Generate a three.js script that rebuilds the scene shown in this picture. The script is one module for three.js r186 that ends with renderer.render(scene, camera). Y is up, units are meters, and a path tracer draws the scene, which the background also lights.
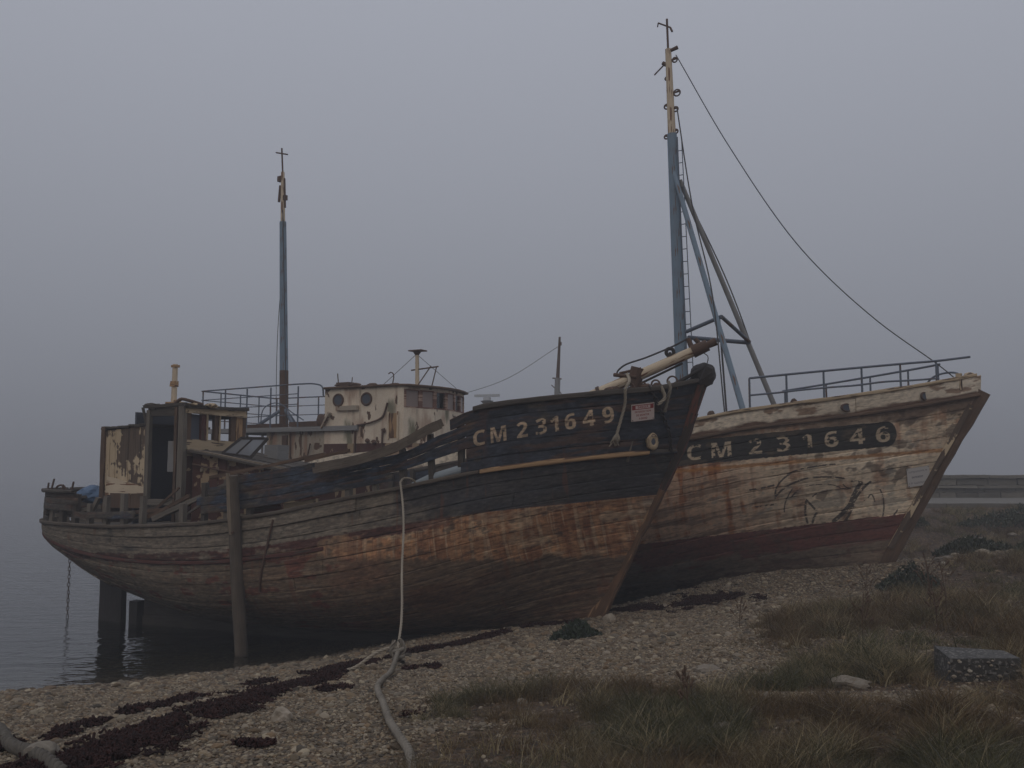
import * as THREE from 'three';
import { mergeGeometries } from 'three/addons/utils/BufferGeometryUtils.js';

// ------------------------------------------------------------------ camera, sky, sun, exposure, air
const scene = new THREE.Scene();
const camera = new THREE.PerspectiveCamera(45.0, 1024 / 768, 0.1, 3000);
const PITCH = Math.atan(86 / 927);
camera.position.set(0, 3.5, 0);
camera.rotation.set(PITCH, 0, 0);
scene.add(camera);

const EXPOSURE = 0.31;
const renderer = new THREE.WebGLRenderer({ antialias: true });
renderer.toneMapping = THREE.LinearToneMapping;
renderer.toneMappingExposure = EXPOSURE;
renderer.shadowMap.enabled = true;

{ // even overcast / fog sky: a little darker toward the horizon
  const W = 64, H = 128, d = new Float32Array(W * H * 4);
  for (let j = 0; j < H; j++) {
    const el = ((j + 0.5) / H - 0.5) * Math.PI;
    const s = Math.max(0, Math.sin(el));
    const k = 0.72 * (1 + 1.95 * Math.pow(s, 0.7));
    for (let i = 0; i < W; i++) {
      const o = (j * W + i) * 4;
      d[o] = 0.755 * k; d[o + 1] = 0.795 * k; d[o + 2] = 0.915 * k; d[o + 3] = 1;
    }
  }
  const sky = new THREE.DataTexture(d, W, H, THREE.RGBAFormat, THREE.FloatType);
  sky.mapping = THREE.EquirectangularReflectionMapping;
  sky.magFilter = sky.minFilter = THREE.LinearFilter;
  sky.colorSpace = THREE.LinearSRGBColorSpace;
  sky.needsUpdate = true;
  scene.background = sky;
  scene.environment = sky;
}
const sun = new THREE.DirectionalLight(0xfff0e0, 0.9);
sun.position.set(-16, 52, 38);
sun.castShadow = true;
sun.shadow.radius = 60;
sun.shadow.mapSize.set(2048, 2048);
Object.assign(sun.shadow.camera, { left: -40, right: 40, top: 40, bottom: -40, near: 1, far: 150 });
scene.add(sun); scene.add(sun.target); sun.target.position.set(0, 0, -20);
scene.fog = new THREE.FogExp2(new THREE.Color().setRGB(0.965, 0.975, 1.0), 0.0045);

// ------------------------------------------------------------------ helpers
function rngOf(seed) { let s = seed >>> 0; return () => { s = (s + 0x6D2B79F5) >>> 0; let t = s; t = Math.imul(t ^ (t >>> 15), t | 1); t ^= t + Math.imul(t ^ (t >>> 7), t | 61); return ((t ^ (t >>> 14)) >>> 0) / 4294967296; }; }
const R = rngOf(20231);
const rr = (a, b) => a + (b - a) * R();
const clamp = (x, a = 0, b = 1) => Math.min(b, Math.max(a, x));
const sm = (a, b, x) => { const t = clamp((x - a) / (b - a)); return t * t * (3 - 2 * t); };
const mix = (a, b, t) => a + (b - a) * t;
const mix3 = (a, b, t) => [a[0] + (b[0] - a[0]) * t, a[1] + (b[1] - a[1]) * t, a[2] + (b[2] - a[2]) * t];
function hash(x, y, s = 0) { let h = Math.imul(x | 0, 374761393) + Math.imul(y | 0, 668265263) + Math.imul(s | 0, 1442695041); h = Math.imul(h ^ (h >>> 13), 1274126177); return ((h ^ (h >>> 16)) >>> 0) / 4294967296; }
function vn(x, y, s = 0, px = 0, py = 0) { // value noise, optional period
  const x0 = Math.floor(x), y0 = Math.floor(y); let fx = x - x0, fy = y - y0; fx = fx * fx * (3 - 2 * fx); fy = fy * fy * (3 - 2 * fy);
  const wx = (v) => px ? ((v % px) + px) % px : v, wy = (v) => py ? ((v % py) + py) % py : v;
  const a = hash(wx(x0), wy(y0), s), b = hash(wx(x0 + 1), wy(y0), s), c = hash(wx(x0), wy(y0 + 1), s), d = hash(wx(x0 + 1), wy(y0 + 1), s);
  return a + (b - a) * fx + (c - a) * fy + (a - b - c + d) * fx * fy;
}
function fbm(x, y, s = 0, o = 4, px = 0, py = 0) { let f = 0, a = 0.5, n = 0; for (let i = 0; i < o; i++) { f += a * vn(x, y, s + i * 17, px, py); n += a; x *= 2; y *= 2; px *= 2; py *= 2; a *= 0.5; } return f / n; }
// smooth interpolation through a table
function spl(xs, ys) {
  const n = xs.length, m = new Array(n);
  for (let i = 0; i < n; i++) {
    if (i === 0) m[i] = (ys[1] - ys[0]) / (xs[1] - xs[0]);
    else if (i === n - 1) m[i] = (ys[n - 1] - ys[n - 2]) / (xs[n - 1] - xs[n - 2]);
    else { const d0 = (ys[i] - ys[i - 1]) / (xs[i] - xs[i - 1]), d1 = (ys[i + 1] - ys[i]) / (xs[i + 1] - xs[i]); m[i] = d0 * d1 <= 0 ? 0 : 2 * d0 * d1 / (d0 + d1); }
  }
  return (x) => {
    if (x <= xs[0]) return ys[0]; if (x >= xs[n - 1]) return ys[n - 1];
    let i = 0; while (x > xs[i + 1]) i++;
    const h = xs[i + 1] - xs[i], t = (x - xs[i]) / h, t2 = t * t, t3 = t2 * t;
    return (2 * t3 - 3 * t2 + 1) * ys[i] + (t3 - 2 * t2 + t) * h * m[i] + (-2 * t3 + 3 * t2) * ys[i + 1] + (t3 - t2) * h * m[i + 1];
  };
}
const toS = (c) => { c = clamp(c); return c <= 0.0031308 ? c * 12.92 : 1.055 * Math.pow(c, 1 / 2.4) - 0.055; };
// colour texture from a linear-colour function f(u,v) -> [r,g,b]
function colorTex(w, h, f) {
  const d = new Uint8Array(w * h * 4);
  for (let j = 0; j < h; j++) for (let i = 0; i < w; i++) {
    const c = f((i + 0.5) / w, (j + 0.5) / h), o = (j * w + i) * 4;
    d[o] = toS(c[0] * 1.04) * 255; d[o + 1] = toS(c[1] * 0.95) * 255; d[o + 2] = toS(c[2] * 0.82) * 255; d[o + 3] = 255;
  }
  const t = new THREE.DataTexture(d, w, h, THREE.RGBAFormat); t.colorSpace = THREE.SRGBColorSpace;
  t.wrapS = t.wrapT = THREE.RepeatWrapping; t.magFilter = THREE.LinearFilter; t.minFilter = THREE.LinearMipmapLinearFilter; t.generateMipmaps = true; t.needsUpdate = true; return t;
}
function grayTex(w, h, f) {
  const d = new Uint8Array(w * h * 4);
  for (let j = 0; j < h; j++) for (let i = 0; i < w; i++) { const c = clamp(f((i + 0.5) / w, (j + 0.5) / h)) * 255, o = (j * w + i) * 4; d[o] = d[o + 1] = d[o + 2] = c; d[o + 3] = 255; }
  const t = new THREE.DataTexture(d, w, h, THREE.RGBAFormat); t.wrapS = t.wrapT = THREE.RepeatWrapping; t.magFilter = THREE.LinearFilter; t.minFilter = THREE.LinearMipmapLinearFilter; t.generateMipmaps = true; t.needsUpdate = true; return t;
}
function mat(o) { const m = new THREE.MeshStandardMaterial({ roughness: 0.88, metalness: 0, ...o }); return m; }

// names
const taken = new Map();
function numbered(n) { const k = taken.get(n) || 0; taken.set(n, k + 1); return k ? n + '_' + String(k).padStart(3, '0') : n; }
function thing(name, label, category, group) { const g = new THREE.Group(); g.name = numbered(name); g.userData = { label, category }; if (group) g.userData.group = group; scene.add(g); return g; }
function sh(m) { m.castShadow = m.receiveShadow = true; return m; }
function part(name, geo, material, parent) { const m = sh(new THREE.Mesh(Array.isArray(geo) ? mergeGeometries(geo.map(clean)) : geo, material)); m.name = name; parent.add(m); return m; }
function solo(name, geo, material, label, category, group) { const m = sh(new THREE.Mesh(Array.isArray(geo) ? mergeGeometries(geo.map(clean)) : geo, material)); m.name = numbered(name); m.userData = { label, category }; if (group) m.userData.group = group; scene.add(m); return m; }
function clean(g) { let o = g.index ? g.toNonIndexed() : g; for (const k of Object.keys(o.attributes)) if (!['position', 'normal', 'uv'].includes(k)) o.deleteAttribute(k); return o; }
const V = (x, y, z) => new THREE.Vector3(x, y, z);

// box with uv in metres (grain along the longest side), slightly worn corners; turn = Euler xyz
function bx(w, h, d, x = 0, y = 0, z = 0, rot = null, wear = 0.006) {
  const g = new THREE.BoxGeometry(w, h, d, w > 0.6 ? 4 : 1, h > 0.6 ? 4 : 1, d > 0.6 ? 4 : 1);
  const p = g.attributes.position, n = g.attributes.normal, u = g.attributes.uv, ou = R() * 5, ov = R() * 5;
  const L = [w, h, d], ax = L.indexOf(Math.max(w, h, d)), sd = Math.floor(R() * 1e6);
  for (let i = 0; i < p.count; i++) {
    const c = [p.getX(i), p.getY(i), p.getZ(i)], nn = [Math.abs(n.getX(i)), Math.abs(n.getY(i)), Math.abs(n.getZ(i))], f = nn.indexOf(Math.max(...nn));
    const o = [0, 1, 2].filter((k) => k !== f); let a = o[0], b = o[1]; if (b === ax) [a, b] = [b, a];
    u.setXY(i, c[a] + ou, c[b] + ov + f * 0.37);
    const key = Math.round(c[0] * 500) * 7 + Math.round(c[1] * 500) * 131 + Math.round(c[2] * 500) * 1777;
    for (let k = 0; k < 3; k++) c[k] += (hash(key, k, sd) - 0.5) * 2 * Math.min(wear, L[k] * 0.12);
    p.setXYZ(i, c[0], c[1], c[2]);
  }
  if (rot) g.applyMatrix4(new THREE.Matrix4().makeRotationFromEuler(new THREE.Euler(rot[0], rot[1], rot[2])));
  g.translate(x, y, z); g.computeVertexNormals(); return g;
}
// timber between two points
function beam(p, q, w, h, wear = 0.006) {
  const d = q.clone().sub(p), g = bx(d.length(), h, w, 0, 0, 0, null, wear);
  const x = d.clone().normalize(), up = Math.abs(x.y) > 0.95 ? V(0, 0, 1) : V(0, 1, 0), z = x.clone().cross(up).normalize(), y = z.clone().cross(x);
  g.applyMatrix4(new THREE.Matrix4().makeBasis(x, y, z)); const m = p.clone().add(q).multiplyScalar(0.5); g.translate(m.x, m.y, m.z); return g;
}
function rod(p, q, r0, r1 = r0, seg = 8) {
  const d = q.clone().sub(p), L = d.length(), g = new THREE.CylinderGeometry(r1, r0, L, seg, Math.max(1, Math.round(L / 1.5)));
  const u = g.attributes.uv; for (let i = 0; i < u.count; i++) u.setXY(i, u.getY(i) * L + p.x, u.getX(i) * 6.28 * r0 + p.z);
  g.applyQuaternion(new THREE.Quaternion().setFromUnitVectors(V(0, 1, 0), d.normalize())); const m = p.clone().add(q).multiplyScalar(0.5); g.translate(m.x, m.y, m.z); return g;
}
function tube(pts, r, seg = 24, rad = 6) {
  const c = new THREE.CatmullRomCurve3(pts), g = new THREE.TubeGeometry(c, seg, r, rad), L = c.getLength(), u = g.attributes.uv;
  for (let i = 0; i < u.count; i++) u.setXY(i, u.getX(i) * L, u.getY(i) * 6.28 * r); return g;
}
// rope: twisted strands round a path
function ropeGeo(pts, r, strands = 3, pitch = 7, seg = 80) {
  const c = new THREE.CatmullRomCurve3(pts), L = c.getLength(), out = [];
  const fr = c.computeFrenetFrames(seg, false);
  for (let k = 0; k < strands; k++) {
    const p = [];
    for (let i = 0; i <= seg; i++) { const t = i / seg, a = t * L / (r * pitch) * 6.283 + k / strands * 6.283, q = c.getPointAt(t); p.push(q.clone().addScaledVector(fr.normals[i], Math.cos(a) * r * 0.52).addScaledVector(fr.binormals[i], Math.sin(a) * r * 0.52)); }
    out.push(tube(p, r * 0.55, seg * 2, 6));
  }
  return out;
}
function lump(r, seed, sx = 1, sy = 1, sz = 1, det = 3, amp = 0.25) {
  const g = new THREE.IcosahedronGeometry(1, det), p = g.attributes.position;
  for (let i = 0; i < p.count; i++) { const x = p.getX(i), y = p.getY(i), z = p.getZ(i); const k = 1 + amp * (fbm(x * 1.6 + seed, y * 1.6 + z * 1.3 + seed * 2, 3, 3) - 0.5) * 2; const q = 1 + amp * 0.5 * (vn(x * 4 + z * 3 + seed, y * 4 - z * 3, 9) - 0.5); p.setXYZ(i, x * k * q * r * sx, y * k * q * r * sy, z * k * q * r * sz); }
  const u = g.attributes.uv; for (let i = 0; i < u.count; i++) u.setXY(i, p.getX(i) + p.getY(i) * 0.5 + seed, p.getZ(i) + p.getY(i) * 0.6);
  g.computeVertexNormals(); return g;
}

// ------------------------------------------------------------------ materials
const C = { grey: [0.21, 0.195, 0.175], greyD: [0.1, 0.09, 0.08], dark: [0.045, 0.038, 0.033], navy: [0.03, 0.036, 0.055], blue: [0.05, 0.075, 0.13], ochre: [0.3, 0.155, 0.075], rust: [0.22, 0.085, 0.035], cream: [0.6, 0.53, 0.42], white: [0.66, 0.62, 0.56], red: [0.1, 0.032, 0.026], brown: [0.12, 0.075, 0.05], green: [0.13, 0.14, 0.09] };
// grain relief used on all timber: uv in metres
const grainBump = grayTex(512, 512, (u, v) => { const a = fbm(u * 4, v * 90, 5, 3, 4, 90), b = fbm(u * 10, v * 24, 8, 3, 10, 24); const crack = sm(0.70, 0.78, fbm(u * 3, v * 40, 31, 3, 3, 40)); return clamp(0.55 * a + 0.45 * b - 0.5 * crack + 0.1); });
const roughBump = grayTex(512, 512, (u, v) => 0.6 * fbm(u * 14, v * 14, 51, 4, 14, 14) + 0.4 * sm(0.5, 0.56, fbm(u * 6, v * 6, 77, 4, 6, 6)));
function timberTex(a, b, paint, keep, seed) { // weathered wood with what is left of a coat of paint; 1 tile = 1 m x 1 m
  return colorTex(512, 512, (u, v) => {
    const g = fbm(u * 3, v * 70, seed, 3, 3, 70), l = fbm(u * 4, v * 6, seed + 3, 4, 4, 6);
    let c = mix3(a, b, clamp(0.75 * g + 0.7 * l - 0.2));
    if (paint) { const p = fbm(u * 3, v * 10, seed + 9, 5, 3, 10) * 0.55 + fbm(u * 2, v * 40, seed + 13, 4, 2, 40) * 0.45; const k = sm(-0.025, 0.025, keep - p); c = mix3(c, mix3(paint, c, 0.25 * l), k); }
    return c;
  });
}
const wood = (a, b, paint = null, keep = 0.5, seed = 1, extra = {}) => mat({ map: timberTex(a, b, paint, keep, seed), bumpMap: grainBump, bumpScale: 0.008, ...extra });
function wallTex(base, seed, o = {}) { // painted wall: vertical runs of rust, green growth, chips down to dark wood; tile 3 m x 3 m, v up
  return colorTex(1024, 1024, (u, v) => {
    const l = fbm(u * 6, v * 6, seed, 5, 6, 6); let c = mix3(base, base.map((x) => x * 0.72), l);
    const run = 0.6 * fbm(u * 14, v * 2, seed + 4, 4, 14, 2) + 0.4 * fbm(u * 5, v * 3, seed + 2, 3, 5, 3);
    c = mix3(c, C.rust.map((x, i) => x * 0.8 + base[i] * 0.25), sm(o.rust ?? 0.62, (o.rust ?? 0.62) + 0.16, run) * (0.5 + 0.5 * vn(u * 9, v * 2, seed + 8, 9, 2)));
    c = mix3(c, C.green, sm(0.62, 0.8, fbm(u * 9, v * 3, seed + 21, 4, 9, 3)) * (o.green ?? 0.7));
    const chip = fbm(u * 14, v * 8, seed + 31, 5, 14, 8); c = mix3(c, o.under || C.brown, sm(o.chip ?? 0.64, (o.chip ?? 0.64) + 0.03, chip));
    c = mix3(c, [0.9 * c[0], 0.85 * c[1], 0.8 * c[2]], vn(u * 160, v * 160, seed + 5, 160, 160));
    return c;
  });
}
function wallMat(base, seed, o) { const t = wallTex(base, seed, o); t.repeat.set(1 / 3, 1 / 3); const b = roughBump.clone(); b.repeat.set(0.7, 0.7); return mat({ map: t, bumpMap: b, bumpScale: 0.006 }); }
const M = {
  woodGrey: wood(C.grey, C.greyD, null, 0, 3),
  woodDark: wood(C.greyD, C.dark, null, 0, 11),
  woodBrown: wood([0.16, 0.105, 0.07], [0.06, 0.04, 0.03], null, 0, 17),
  woodPale: wood([0.3, 0.265, 0.22], [0.15, 0.12, 0.095], null, 0, 23),
  navyWood: wood(C.greyD, C.dark, C.navy, 0.52, 29),
  blueWood: wood(C.greyD, C.dark, C.blue, 0.5, 37),
  redWood: wood([0.12, 0.07, 0.05], C.dark, C.red, 0.58, 41),
  creamWood: wood([0.15, 0.1, 0.07], [0.06, 0.045, 0.035], [0.52, 0.43, 0.31], 0.56, 47),
  windowWood: wood([0.24, 0.13, 0.1], [0.13, 0.07, 0.055], [0.45, 0.33, 0.28], 0.5, 57),
  stemDark: wood([0.07, 0.05, 0.04], [0.03, 0.025, 0.022], [0.14, 0.05, 0.035], 0.42, 58),
  postWood: wood([0.17, 0.145, 0.12], [0.07, 0.058, 0.048], null, 0, 60),
  tornWood: mat({ bumpMap: grainBump, bumpScale: 0.008, map: (() => { const t = colorTex(512, 512, (u, v) => { const g = fbm(u * 3, v * 60, 480, 3, 3, 60), p = 0.62 * fbm(u * 3, v * 4, 481, 4, 3, 4) + 0.25 * fbm(u * 3, v * 26, 482, 3, 3, 26) + 0.13 * fbm(u * 24, v * 24, 483, 2, 24, 24); return mix3(mix3([0.17, 0.125, 0.095], [0.055, 0.045, 0.038], g), mix3([0.62, 0.54, 0.41], [0.45, 0.36, 0.25], fbm(u * 6, v * 6, 484, 3, 6, 6)), sm(-0.015, 0.02, 0.505 - p)); }); t.repeat.set(0.7, 0.7); return t; })() }),
  stemWood: wood([0.2, 0.11, 0.06], [0.07, 0.045, 0.03], [0.34, 0.22, 0.13], 0.4, 54),
  ochreWood: wood([0.17, 0.1, 0.06], [0.07, 0.045, 0.03], [0.42, 0.28, 0.16], 0.58, 53),
  creamRust: wood([0.26, 0.13, 0.07], [0.12, 0.065, 0.04], [0.66, 0.59, 0.48], 0.62, 59),
  bluePaint: wood([0.17, 0.1, 0.07], [0.1, 0.07, 0.05], [0.19, 0.29, 0.42], 0.64, 61, { roughness: 0.6 }),
  blueRail: wood([0.15, 0.08, 0.055], [0.1, 0.06, 0.045], [0.11, 0.155, 0.23], 0.62, 67, { roughness: 0.6 }),
  greyPaint: wood([0.2, 0.15, 0.12], [0.14, 0.1, 0.08], [0.24, 0.26, 0.29], 0.66, 71),
  rustSteel: wood([0.13, 0.075, 0.05], [0.06, 0.042, 0.034], null, 0, 73, { roughness: 0.8 }),
  darkSteel: wood([0.05, 0.045, 0.045], [0.025, 0.02, 0.02], null, 0, 79, { roughness: 0.75 }),
  whiteWall: wallMat([0.84, 0.79, 0.71], 101, { rust: 0.53, green: 0.85, chip: 0.7 }),
  greyWall: wallMat([0.46, 0.43, 0.38], 131, { rust: 0.5, green: 0.8, chip: 0.66 }),
  redWall: wallMat([0.1, 0.042, 0.033], 161, { rust: 0.72, green: 0.15, chip: 0.6, under: [0.34, 0.27, 0.19] }),
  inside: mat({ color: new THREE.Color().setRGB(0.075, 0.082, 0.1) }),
  rope: wood([0.4, 0.37, 0.32], [0.24, 0.22, 0.19], null, 0, 83),
  ropeGrey: wood([0.27, 0.255, 0.23], [0.13, 0.12, 0.105], null, 0, 89),
  ropeDark: wood([0.13, 0.12, 0.105], [0.055, 0.05, 0.042], null, 0, 97),
  cable: mat({ color: new THREE.Color().setRGB(0.06, 0.055, 0.055) }),
  paleBlue: wood([0.3, 0.36, 0.42], [0.22, 0.27, 0.33], null, 0, 103, { roughness: 0.6 }),
  tarp: wood([0.1, 0.19, 0.36], [0.07, 0.13, 0.25], null, 0, 107, { roughness: 0.6 }),
  hazyPane: new THREE.MeshPhysicalMaterial({ color: 0xc4b0a6, roughness: 0.5, transmission: 0.55, thickness: 0, ior: 1.5 }),
  glass: new THREE.MeshPhysicalMaterial({ color: 0xcfd6d8, roughness: 0.08, transmission: 1, thickness: 0, ior: 1.5 }),
  dirtyGlass: new THREE.MeshPhysicalMaterial({ color: 0x8d8f92, roughness: 0.45, transmission: 0.55, thickness: 0, ior: 1.5 }),
};

// ------------------------------------------------------------------ terrain
const hS = spl([-400, -60, -10, -3, 0, 2.25, 4.85, 8.45, 11.45, 15.45, 24, 60, 400], [-9, -5, -1.4, -0.3, 0.18, 0.62, 1.0, 1.42, 1.68, 1.93, 2.1, 2.2, 2.2]);
function shore(X, d) { const q = (X + 8.18) * 0.768 + (d - 15.2) * 0.64; const bow = 1.05 * sm(-3, 3.75, q) * (1 - sm(3.75, 9, q)); return 0.64 * (X + 8.18) - 0.768 * (d - 15.2) - bow - 0.85; }
function height(X, d) {
  const s = shore(X, d); let h = hS(s);
  h += 0.42 * sm(16.6, 19.5, d) * sm(1.5, 5.5, X) * sm(0.5, 3.5, s) * (1 - sm(22, 26, d));
  // the causeway and its bank beyond the bows
  const k = sm(24, 31, d) * sm(6, 11, X) * (1 - sm(60, 70, d)); h = mix(h, 2.2, k);
  h -= 0.28 * sm(20, 23, d) * (1 - sm(24, 28, d)) * sm(8, 11, X);
  const near = 1 - sm(40, 90, Math.hypot(X, d));
  h += near * ((fbm(X * 0.7 + 50, d * 0.7 + 50, 3, 3) - 0.5) * 0.12 + (fbm(X * 3 + 9, d * 3, 4, 3) - 0.5) * 0.035) * sm(-1, 1.5, s);
  h += near * sm(7, 11, X - 0.25 * (d - 12)) * (fbm(X * 0.5, d * 0.5, 19, 3) - 0.45) * 0.35 * (1 - sm(28, 31, d));
  return h;
}
// where grass grows (0..1)
const grassEdge = [[-1.3, 3], [-0.9, 5.4], [-0.65, 6.1], [-0.75, 7.6], [-0.35, 9], [0.5, 9.7], [1.3, 9.2], [1.85, 8.6], [2.4, 10.0], [3.1, 12.6], [4.6, 14.6], [6.2, 16.2], [8.0, 17.9], [8.9, 19.2], [9.6, 22], [10, 26], [10, 33]];
function grassSide(X, d) { // signed distance to the edge, + on the grass side (right/near)
  let best = 1e9, side = 1;
  for (let i = 0; i < grassEdge.length - 1; i++) {
    const [ax, ad] = grassEdge[i], [bx_, bd] = grassEdge[i + 1], ex = bx_ - ax, ed = bd - ad, t = clamp(((X - ax) * ex + (d - ad) * ed) / (ex * ex + ed * ed));
    const dx = X - ax - ex * t, dd = d - ad - ed * t, D = dx * dx + dd * dd;
    if (D < best) { best = D; side = ex * (d - ad) - ed * (X - ax) < 0 ? 1 : -1; }
  }
  return side * Math.sqrt(best);
}
function grassAt(X, d) { const g = grassSide(X, d) + (fbm(X * 1.1 + 7, d * 1.1, 41, 3) - 0.5) * 1.5; return sm(-0.35, 0.45, g) * (1 - 0.85 * sm(18.6, 20, d) * (1 - sm(23, 25.5, d)) * sm(0.3, 0.5, fbm(X * 0.9, d * 0.9, 45, 2))); }

const pebbleTile = (() => { // cellular colours for stones too small to build, tile = 2 m
  const N = 46, cols = [[0.3, 0.26, 0.21], [0.22, 0.19, 0.16], [0.36, 0.33, 0.29], [0.17, 0.15, 0.13], [0.25, 0.2, 0.15], [0.13, 0.12, 0.11]];
  const cell = (u, v) => { const x = u * N, y = v * N, x0 = Math.floor(x), y0 = Math.floor(y); let b = 9, id = 0, b2 = 9; for (let j = -1; j <= 1; j++) for (let i = -1; i <= 1; i++) { const cx = ((x0 + i) % N + N) % N, cy = ((y0 + j) % N + N) % N; const D = Math.hypot(x0 + i + hash(cx, cy, 1) - x, y0 + j + hash(cx, cy, 2) - y); if (D < b) { b2 = b; b = D; id = cx * 977 + cy; } else if (D < b2) b2 = D; } return [b, b2, id]; };
  const c = colorTex(1024, 1024, (u, v) => { const [, , id] = cell(u, v); const k = cols[Math.floor(hash(id, 3, 4) * 6)], q = 0.75 + 0.5 * hash(id, 5, 6); const g = 0.88 + 0.24 * vn(u * 200, v * 200, 3, 200, 200); return [k[0] * q * g, k[1] * q * g, k[2] * q * g]; });
  const b = grayTex(1024, 1024, (u, v) => { const [d1, d2] = cell(u, v); return clamp((d2 - d1) * 1.6); });
  return { c, b };
})();
{
  // ground: one sheet, fine near the camera, reaching the horizon
  const xs = [], ds = [];
  const grow = (a, b, st, g) => { const o = []; let x = a, s = st; while (x < b) { o.push(x); x += s; s *= g; } o.push(b); return o; };
  const R1 = grow(12, 900, 0.3, 1.13), nearX = []; for (let x = -12; x < 12; x += 0.16) nearX.push(x);
  xs.push(...R1.map((x) => -x).reverse(), ...nearX, ...R1);
  const nd = []; for (let d = 2; d < 30; d += 0.16) nd.push(d);
  ds.push(...grow(2, 60, 0.4, 1.2).map((x) => 4 - x).reverse().slice(0, -1), ...nd, ...grow(30, 900, 0.4, 1.12));
  const nx = xs.length, ny = ds.length, pos = new Float32Array(nx * ny * 3), uv = new Float32Array(nx * ny * 2), col = new Float32Array(nx * ny * 3), idx = [];
  for (let j = 0; j < ny; j++) for (let i = 0; i < nx; i++) {
    const X = xs[i], d = ds[j], k = j * nx + i, g = grassAt(X, d), s = shore(X, d);
    pos[k * 3] = X; pos[k * 3 + 1] = height(X, d); pos[k * 3 + 2] = -d; uv[k * 2] = X / 2; uv[k * 2 + 1] = d / 2;
    const n = fbm(X * 2, d * 2, 61, 3); let c = mix3([0.62, 0.57, 0.5], [0.46, 0.4, 0.33], n);
    c = mix3(c, [0.36, 0.27, 0.2], g * 0.9);                          // soil and litter under the grass
    c = mix3(c, [0.55, 0.46, 0.36], (1 - sm(-0.4, 1.1, s)) * 0.9);    // wet, weed-stained stones at the tide's edge
    col.set(c, k * 3);
    if (i < nx - 1 && j < ny - 1) idx.push(k, k + 1, k + nx, k + 1, k + nx + 1, k + nx);
  }
  const g = new THREE.BufferGeometry(); g.setAttribute('position', new THREE.BufferAttribute(pos, 3)); g.setAttribute('uv', new THREE.BufferAttribute(uv, 2)); g.setAttribute('color', new THREE.BufferAttribute(col, 3)); g.setIndex(idx); g.computeVertexNormals();
  const m = sh(new THREE.Mesh(g, mat({ map: pebbleTile.c, bumpMap: pebbleTile.b, bumpScale: 0.02, vertexColors: true, roughness: 0.9 })));
  m.name = 'ground'; m.userData.kind = 'structure'; scene.add(m);
}
{ // the sea
  const g = new THREE.PlaneGeometry(1800, 1800, 1, 1); g.rotateX(-Math.PI / 2); g.translate(0, 0.18, -300);
  const u = g.attributes.uv, p = g.attributes.position; for (let i = 0; i < u.count; i++) u.setXY(i, p.getX(i) / 6, p.getZ(i) / 6);
  const rip = grayTex(1024, 1024, (x, y) => 0.6 * fbm(x * 9, y * 22, 5, 3, 9, 22) + 0.25 * fbm(x * 30, y * 60, 15, 2, 30, 60) + 0.15 * fbm(x * 4, y * 6, 25, 2, 4, 6));
  const w = new THREE.MeshPhysicalMaterial({ color: 0xffffff, roughness: 0.02, transmission: 1, thickness: 1, ior: 1.33, attenuationColor: new THREE.Color().setRGB(0.3, 0.36, 0.3), attenuationDistance: 0.7, bumpMap: rip, bumpScale: 0.034 });
  const m = new THREE.Mesh(g, w); m.receiveShadow = true; m.name = 'sea_water'; m.userData.kind = 'structure'; scene.add(m);
}
// ------------------------------------------------------------------ hulls
// A hull is lofted between a rail edge E (a = metres from the stern, b = half breadth, c = height) and a keel profile G; v runs up the girth.
function makeHull(S) {
  const NT = 160, NV = 40, tab = [];
  const A0 = S.a0 ?? 0, aOf = (t) => A0 + (S.L - A0) * 1.25 * t * t / (t + 0.25);
  for (let i = 0; i <= NT; i++) {
    const t = i / NT, a = aOf(t), b = S.b(a), c = S.c(a), ga = S.ga(a), gc = S.gc(ga), n = S.n(a), pts = [];
    let L = 0; const M_ = 160, raw = [];
    for (let k = 0; k <= M_; k++) { const s = k / M_; const f = 1 - Math.pow(1 - s, n); const q = [mix(ga, a, s), mix(gc, c, s), Math.max(0.02, b * f)]; if (k) { const p = raw[k - 1]; L += Math.hypot(q[0] - p[0], q[1] - p[1], q[2] - p[2]); } q.push(L); raw.push(q); }
    let k = 0;
    for (let j = 0; j <= NV; j++) { const w = L * j / NV; while (k < M_ - 1 && raw[k + 1][3] < w) k++; const p = raw[k], q = raw[k + 1], u = clamp((w - p[3]) / Math.max(1e-6, q[3] - p[3])); pts.push([mix(p[0], q[0], u), mix(p[1], q[1], u), mix(p[2], q[2], u)]); }
    tab.push(pts);
  }
  const at = (t, v) => { const x = clamp(t) * NT, y = clamp(v) * NV, i = Math.min(NT - 1, Math.floor(x)), j = Math.min(NV - 1, Math.floor(y)), u = x - i, w = y - j; const A = tab[i][j], B = tab[i + 1][j], D = tab[i][j + 1], E = tab[i + 1][j + 1]; return [0, 1, 2].map((k) => (A[k] * (1 - u) + B[k] * u) * (1 - w) + (D[k] * (1 - u) + E[k] * u) * w); };
  const tOf = (a) => { let lo = 0, hi = 1; for (let i = 0; i < 30; i++) { const m = (lo + hi) / 2; if (aOf(m) < a) lo = m; else hi = m; } return lo; };
  const hull = (t, v) => { const p = at(t, v); return V(p[0], p[1], p[2]); };
  const wall = (t, w) => { const a = aOf(t), p = at(t, 1); return V(p[0] + w * S.rake(a), p[1] + w * S.hb(a), Math.max(0.03, p[2] + w * S.lean(a))); };
  return { hull, wall, tOf, aOf, S };
}
function normalOf(f, t, v) { const e = 0.004, p = f(clamp(t - e), v), q = f(clamp(t + e), v), r = f(t, clamp(v - e * 3)), s = f(t, clamp(v + e * 3)); const n = q.sub(p).cross(s.sub(r)); if (n.lengthSq() < 1e-14) return V(0, 0, 1); return n.normalize(); }
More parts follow.
